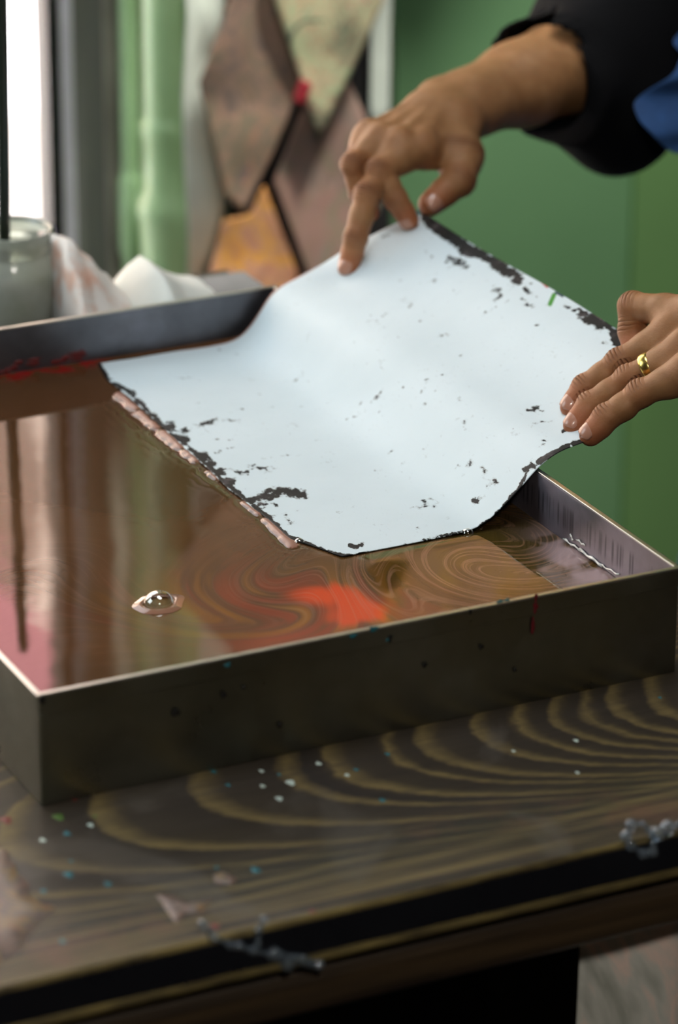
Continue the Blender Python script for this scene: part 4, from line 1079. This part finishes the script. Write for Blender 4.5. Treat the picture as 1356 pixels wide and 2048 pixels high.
skin = Mat('skin', rough=0.5, IOR=1.4, Specular_IOR_Level=0.35)
skin.b.inputs['Subsurface Weight'].default_value = 0.12
skin.b.inputs['Subsurface Radius'].default_value = (1.0, 0.35, 0.18); skin.b.inputs['Subsurface Scale'].default_value = 0.004
s1_ = skin.noise(55, 4, 0.6); s2_ = skin.noise(420, 3, 0.6)
sc = skin.ramp(s1_, [(0.3, lin(132, 94, 60)), (0.55, lin(146, 106, 70)), (0.75, lin(158, 118, 82))])
sc = skin.mix(skin.math('MULTIPLY', skin.attr('flush'), 0.62), sc, lin(164, 86, 60))
sc = skin.mix(skin.math('MULTIPLY', skin.attr('wrinkle_weight'), 0.35), sc, lin(110, 66, 44))
skin.color(sc)
ww = skin.attr('wrinkle_weight'); wu = skin.attr('wrinkle_u')
wv = skin.math('COSINE', skin.math('ADD', skin.math('MULTIPLY', wu, 2.2), skin.math('MULTIPLY', skin.math('SUBTRACT', skin.noise(240, 2), 0.5), 4.0)))
grv = skin.math('POWER', skin.math('ADD', skin.math('MULTIPLY', wv, 0.5), 0.5), 4.0)
cr = skin.math('MULTIPLY', skin.math('MULTIPLY', grv, ww), -1.6)
sc = skin.mix(skin.math('MULTIPLY', skin.math('MULTIPLY', grv, ww), 0.55, clamp=True), sc, lin(92, 52, 34)); skin.color(sc)  # shade in the wrinkle grooves painted into the skin colour
fineh = skin.math('MULTIPLY', skin.noise(1, 4, 0.6, vec=skin.mapping((700, 700, 900))), 0.28)
skin.bump(skin.math('ADD', skin.math('ADD', cr, fineh), skin.math('MULTIPLY', skin.noise(130, 3), 0.35)), 0.8, 0.0009)
skin = skin.m
PERSON = tag(empty('person', (BX, BY, FLOOR)), 'person in a black sweater and blue apron lifting the white sheet with both hands', 'person')
Vall = np.concatenate([Vn, Vf_, Vb_]); Qall = np.concatenate([Qn, Qf+len(Vn), Qb+len(Vn)+len(Vf_)])
body = child('body', Vall, Qall, skin, PERSON)
wgt = np.zeros(len(Vall)); wu_ = np.zeros(len(Vall)); fl_ = np.zeros(len(Vall))
nh = len(Vn)+len(Vf_); VH = Vall[:nh]
for (j, a, n_, r, amp, k) in joints_info:
    d = VH-j; dist = np.linalg.norm(d, axis=1); u = d@a; side = np.clip((d@n_)/max(r, 1e-4), 0, 1)
    w = amp*np.exp(-(u/0.0062)**2)*np.where(dist < r*1.9, 1, 0)*side**0.7
    better = w > wgt[:nh]; wu_[:nh] = np.where(better, u*1000, wu_[:nh]); wgt[:nh] = np.maximum(w, wgt[:nh])
    fl_[:nh] = np.maximum(fl_[:nh], 0.55*np.exp(-(dist/0.012)**2))
for H_ in (NH, FH):
    for k, v in H_.items():
        d = np.linalg.norm(VH-v['J'][3], axis=1); fl_[:nh] = np.maximum(fl_[:nh], np.exp(-(d/0.017)**2))
        d = np.linalg.norm(VH-v['J'][0], axis=1); fl_[:nh] = np.maximum(fl_[:nh], 0.35*np.exp(-(d/0.014)**2))
fattr(body.data, 'wrinkle_weight', wgt); fattr(body.data, 'wrinkle_u', wu_); fattr(body.data, 'flush', fl_)

# skin folds over the finger joints are real relief too
_no = np.empty(len(Vall)*3, np.float32); body.data.vertices.foreach_get('normal', _no); _co = np.empty(len(Vall)*3, np.float32); body.data.vertices.foreach_get('co', _co)
_ph = wu_*2.2+1.5*vnoise(Vall, 260, 3); _g = -((0.5+0.5*np.cos(_ph))**3)*wgt*0.00042
_co = _co.reshape(-1, 3)+_no.reshape(-1, 3)*_g[:, None]; body.data.vertices.foreach_set('co', _co.ravel().astype(np.float32)); body.data.update()

# ---- nails
nail_m = Mat('fingernail', lin(172, 124, 102), 0.28, Coat_Weight=0.4).m
def nail(J, r, dors, wid=0.86, ln=0.0112):
    tipd = un_n(J[3]-J[2]); n_ = un_n(dors-tipd*(dors@tipd)); la = np.cross(tipd, n_); rr = r[3]*mm
    c = J[3]+tipd*rr*0.25; V = []
    nu_, nv_ = 11, 11; R = rr*0.98
    for i in range(nu_):
        for j in range(nv_):
            u = i/(nu_-1)*2-1; v = j/(nv_-1)*2-1
            # rounded outline
            uu = u; lim = (1-abs(u)**3.2)**(1/3.2); vv = v*lim
            th = vv*wid; L_ = uu*ln/2
            drop = 0.0012*max(0, uu)**2+0.0006*max(0, -uu)**2
            V.append(c-tipd*0.0012+tipd*L_+n_*(R*math.cos(th)+0.0009-drop)+la*(R*1.0*math.sin(th)))
    o = child('fingernail', V, grid_faces(nu_, nv_), nail_m, PERSON)
    m_ = o.modifiers.new('t', 'SOLIDIFY'); m_.thickness = 0.0006; m_.offset = -1
    return o
for k in ('middle', 'ring', 'pinky'):
    v = NH[k]; nail(v['J'], v['r'], un_n(v['dors']*0.35+un_n(CPOS-v['J'][3])*0.9+np.array([-0.1, 0, 0.2])))
for k in ('middle',):
    v = FH[k]; nail(v['J'], v['r'], v['dors'])
for H_, ks in ((NH, ('index', 'thumb')), (FH, ('index', 'thumb', 'ring', 'pinky'))):
    for k in ks: v = H_[k]; nail(v['J'], v['r'], v['dors'])

# ---- wedding ring
v = NH['ring']['J']; rc = v[1]+(v[0]-v[1])*0.36; ra = un_n(v[0]-v[1]); a_ = un_n(np.cross(ra, N_up)); b_ = np.cross(a_, ra)
gold = Mat('polished_gold', lin(226, 196, 110), 0.24, 1.0).m
V = []; Fc = []; n1_, n2_ = 56, 12; rr = 0.0090
for i in range(n1_):
    th = 2*math.pi*i/n1_; e = math.cos(th)*a_+math.sin(th)*b_
    for j in range(n2_):
        ph_ = 2*math.pi*j/n2_; V.append(rc+e*(rr+0.0011*math.sin(ph_))+ra*0.0038*math.cos(ph_))
for i in range(n1_):
    for j in range(n2_): Fc.append((i*n2_+j, i*n2_+(j+1) % n2_, ((i+1) % n1_)*n2_+(j+1) % n2_, ((i+1) % n1_)*n2_+j))
tag(child('wedding_ring', V, Fc, gold, PERSON), 'plain polished gold ring on the ring finger')

# ---- clothes
black_cloth = Mat('black_sweater_cloth', lin(9, 9, 11), 0.9, Specular_IOR_Level=0.12); black_cloth.bump(black_cloth.noise(240, 3), 0.25, 0.001); black_cloth = black_cloth.m
blue_cloth = Mat('blue_apron_cloth', rough=0.8, Sheen_Weight=0.1)
blue_cloth.color(blue_cloth.ramp(blue_cloth.noise(60, 3), [(0.3, lin(24, 62, 108)), (0.7, lin(32, 76, 128))])); blue_cloth.bump(blue_cloth.noise(400, 2), 0.3, 0.0008); blue_cloth = blue_cloth.m
def folds(Fd, amp, sc_, seed):
    P = np.stack(np.meshgrid(*[a[::3] for a in Fd.ax], indexing='ij'), -1)
    nz = fbm(P, sc_, seed, 2).astype(np.float32)
    up = nz.repeat(3, 0).repeat(3, 1).repeat(3, 2)[:Fd.n[0], :Fd.n[1], :Fd.n[2]]
    for ax in range(3):
        up[tuple(slice(1, -1) if q == ax else slice(None) for q in range(3))] = (np.roll(up, 1, ax)+up+np.roll(up, -1, ax))[tuple(slice(1, -1) if q == ax else slice(None) for q in range(3))]/3
    Fd.d += amp*up
Cc = at_depth(1118, 92, D0+0.15)                                 # middle of the right cuff
fdir = un_n(FE-FW); tpar = float((Cc-FW)@fdir); Cc = FW+fdir*tpar
SW = Field((BX-0.46, BY-0.56, -0.02), (BX+0.26, BY+0.40, 0.66), 0.004)
SW.cone(hip, chest, 0.150, 0.145, 0.05, ((1, 0, 0), 1.30)); SW.cone(L_sh, R_sh, 0.075, 0.075, 0.05)
SW.cone(neck-[0, 0, 0.06], neck-[0, 0, 0.0], 0.075, 0.072, 0.04)
SW.cone(R_sh, FE+[0, 0, 0], 0.075, 0.068, 0.03); SW.cone(FE, Cc, 0.066, 0.052, 0.03)
SW.cone(at_depth(1236, 262, D0+0.235), at_depth(1270, 150, D0+0.26), 0.026, 0.06, 0.05)  # cloth hanging from the elbow
SW.cone(at_depth(1165, 200, D0+0.16), at_depth(1236, 262, D0+0.235), 0.016, 0.026, 0.04)
ndir = un_n(NE-NW); NC = NW+ndir*0.085
SW.cone(L_sh, NE, 0.072, 0.062, 0.03); SW.cone(NE, NC, 0.060, 0.044, 0.03)
folds(SW, 0.010, 14, 3)
def cutplane(Fd, c, n_, rad):
    """trim a sleeve at its cuff and hollow it"""
    X_ = Fd.ax[0][:, None, None]-c[0]; Y_ = Fd.ax[1][None, :, None]-c[1]; Z_ = Fd.ax[2][None, None, :]-c[2]
    h = X_*n_[0]+Y_*n_[1]+Z_*n_[2]; r = np.sqrt(np.maximum(X_*X_+Y_*Y_+Z_*Z_-h*h, 0))
    near_ = (r < 0.11) & (h > -0.16)
    Fd.d = np.where(near_, np.maximum(Fd.d, -h), Fd.d).astype(np.float32)
    hole = np.maximum(r-rad, h-0.04); Fd.d = np.where(near_ | (h > 0), np.maximum(Fd.d, -hole), Fd.d).astype(np.float32)
# cuff planes face towards the hands
cutplane(SW, Cc, fdir, 0.046)
cutplane(SW, NC, ndir, 0.040)
Vs, Qs = SW.tomesh(); child('sweater', Vs, Qs, black_cloth, PERSON)
TRS = Field((BX-0.2, BY-0.3, FLOOR+0.02), (BX+0.3, BY+0.3, 0.2), 0.006)
for sgn in (-1, 1):
    TRS.cone([BX+0.03, BY+sgn*0.085, 0.06], [BX+0.02, BY+sgn*0.09, -0.34], 0.102, 0.075, 0.03)
    TRS.cone([BX+0.02, BY+sgn*0.09, -0.34], [BX+0.04, BY+sgn*0.095, FLOOR+0.09], 0.075, 0.06, 0.02)
TRS.cone([BX+0.03, BY, 0.12], [BX+0.03, BY, 0.02], 0.14, 0.14, 0.05, ((1, 0, 0), 1.3))
Vt_, Qt = TRS.tomesh(); child('trousers', Vt_, Qt, black_cloth, PERSON)
for sgn in (-1, 1):
    SH = Field((BX-0.22, BY+sgn*0.1-0.09, FLOOR-0.0), (BX+0.14, BY+sgn*0.1+0.09, FLOOR+0.14), 0.005)
    SH.cone([BX+0.055, BY+sgn*0.095, FLOOR+0.05], [BX-0.13, BY+sgn*0.108, FLOOR+0.042], 0.050, 0.041, 0.02)
    SH.d = np.maximum(SH.d, (FLOOR+0.006-SH.ax[2])[None, None, :].astype(np.float32))
    a, b = SH.tomesh(); child('shoe', a, b, black_cloth, PERSON)
HR = Field((head[0]-0.12, head[1]-0.13, head[2]-0.12), (head[0]+0.16, head[1]+0.13, head[2]+0.17), 0.004)
HR.cone(head+[0.022, 0, 0.040], head+[0.020, 0, 0.0], 0.098, 0.088, 0.03, ((0, 1, 0), 1.1)); HR.cone(head+[0.10, 0, 0.02], head+[0.105, 0, 0.03], 0.035, 0.035, 0.02)
X_ = HR.ax[0][:, None, None]; Z_ = HR.ax[2][None, None, :]
HR.d = np.maximum(HR.d, ((head[0]-0.035-X_)*0.8-(Z_-head[2]-0.05)*0.6+0*HR.d).astype(np.float32)); folds(HR, 0.004, 40, 2)
a, b = HR.tomesh(); child('hair', a, b, plain('dark_brown_hair', (44, 30, 22), 0.6, bump=0.4, scale=120), PERSON)
for sgn in (-1, 1):
    e = head+[-0.071, sgn*0.031, 0.008]; v_, f_ = lathe_vf([(max(1e-5, 0.0115*math.sin(q)), -0.0115*math.cos(q)) for q in np.linspace(0, math.pi, 12)], e, 20)
    child('eye', v_, f_, plain('eye_white', (220, 214, 206), 0.2), PERSON)
    v_, f_ = dome_vf((0, 0, 0), 0.005, 0.005, 0.0016, 20); child('iris', [(e[0]-0.0108-q[2], e[1]+q[0]*0.9, e[2]+q[1]*0.9-0.001) for q in v_], f_, plain('dark_iris', (50, 34, 24), 0.15), PERSON)

# apron: a cloth panel wrapped round the front of the trunk, open edge folding towards the table
AP = []; na_, nz_ = 40, 60
edge_px = [(1345, -160), (1340, -60), (1318, 60), (1312, 90), (1338, 108), (1322, 150), (1284, 205), (1292, 235), (1330, 275), (1362, 305)]
ex = np.array([p[0] for p in edge_px], float); ey = np.array([p[1] for p in edge_px], float)
for j in range(nz_):
    py = -160+(305+160)*j/(nz_-1)
    e = at_depth(np.interp(py, ey, ex)+26, py, D0+0.165)
    for i in range(na_):
        u = i/(na_-1)
        p = e + np.array([0.22*u+0.02*math.sin(u*5+j*0.09), 0.0, 0.0]) + np.array([0, -0.03*math.sin(u*2.2)+0.016*math.sin(u*16+j*0.12)*u + 0.006*math.sin(j*0.45+u*6), -0.03*u*(j/nz_)])
        AP.append(p)
ap = child('apron', np.array(AP), grid_faces(nz_, na_), blue_cloth, PERSON)
ap.name = 'apron_fold'
m_ = ap.modifiers.new('t', 'SOLIDIFY'); m_.thickness = 0.0014
SB = ap.modifiers.new('s', 'SUBSURF'); SB.levels = 1; SB.render_levels = 1

AB = Field((BX-0.30, BY-0.26, -0.46), (BX+0.02, BY+0.26, 0.44), 0.005)
AB.cone(hip, chest, 0.172, 0.164, 0.05, ((1, 0, 0), 1.30)); AB.cone(hip+[0, 0, 0.0], hip-[0.03, 0, 0.52], 0.176, 0.195, 0.05, ((1, 0, 0), 1.25))
folds(AB, 0.008, 16, 12)
_in = AB.d+0.014; _y = np.abs(AB.ax[1]-BY)[None, :, None]; _z = AB.ax[2][None, None, :]; _x = AB.ax[0][:, None, None]
_wd = np.where(_z > 0.2, 0.10+0.0*_z, 0.20)
AB.d = np.maximum.reduce([AB.d, -_in, (_y-_wd)+0*AB.d, (_z-0.42)+0*AB.d, (-0.44-_z)+0*AB.d, (_x-(BX-0.01))+0*AB.d]).astype(np.float32)
a, b = AB.tomesh(); apb = child('apron', a, b, blue_cloth, PERSON)
ap.parent = apb
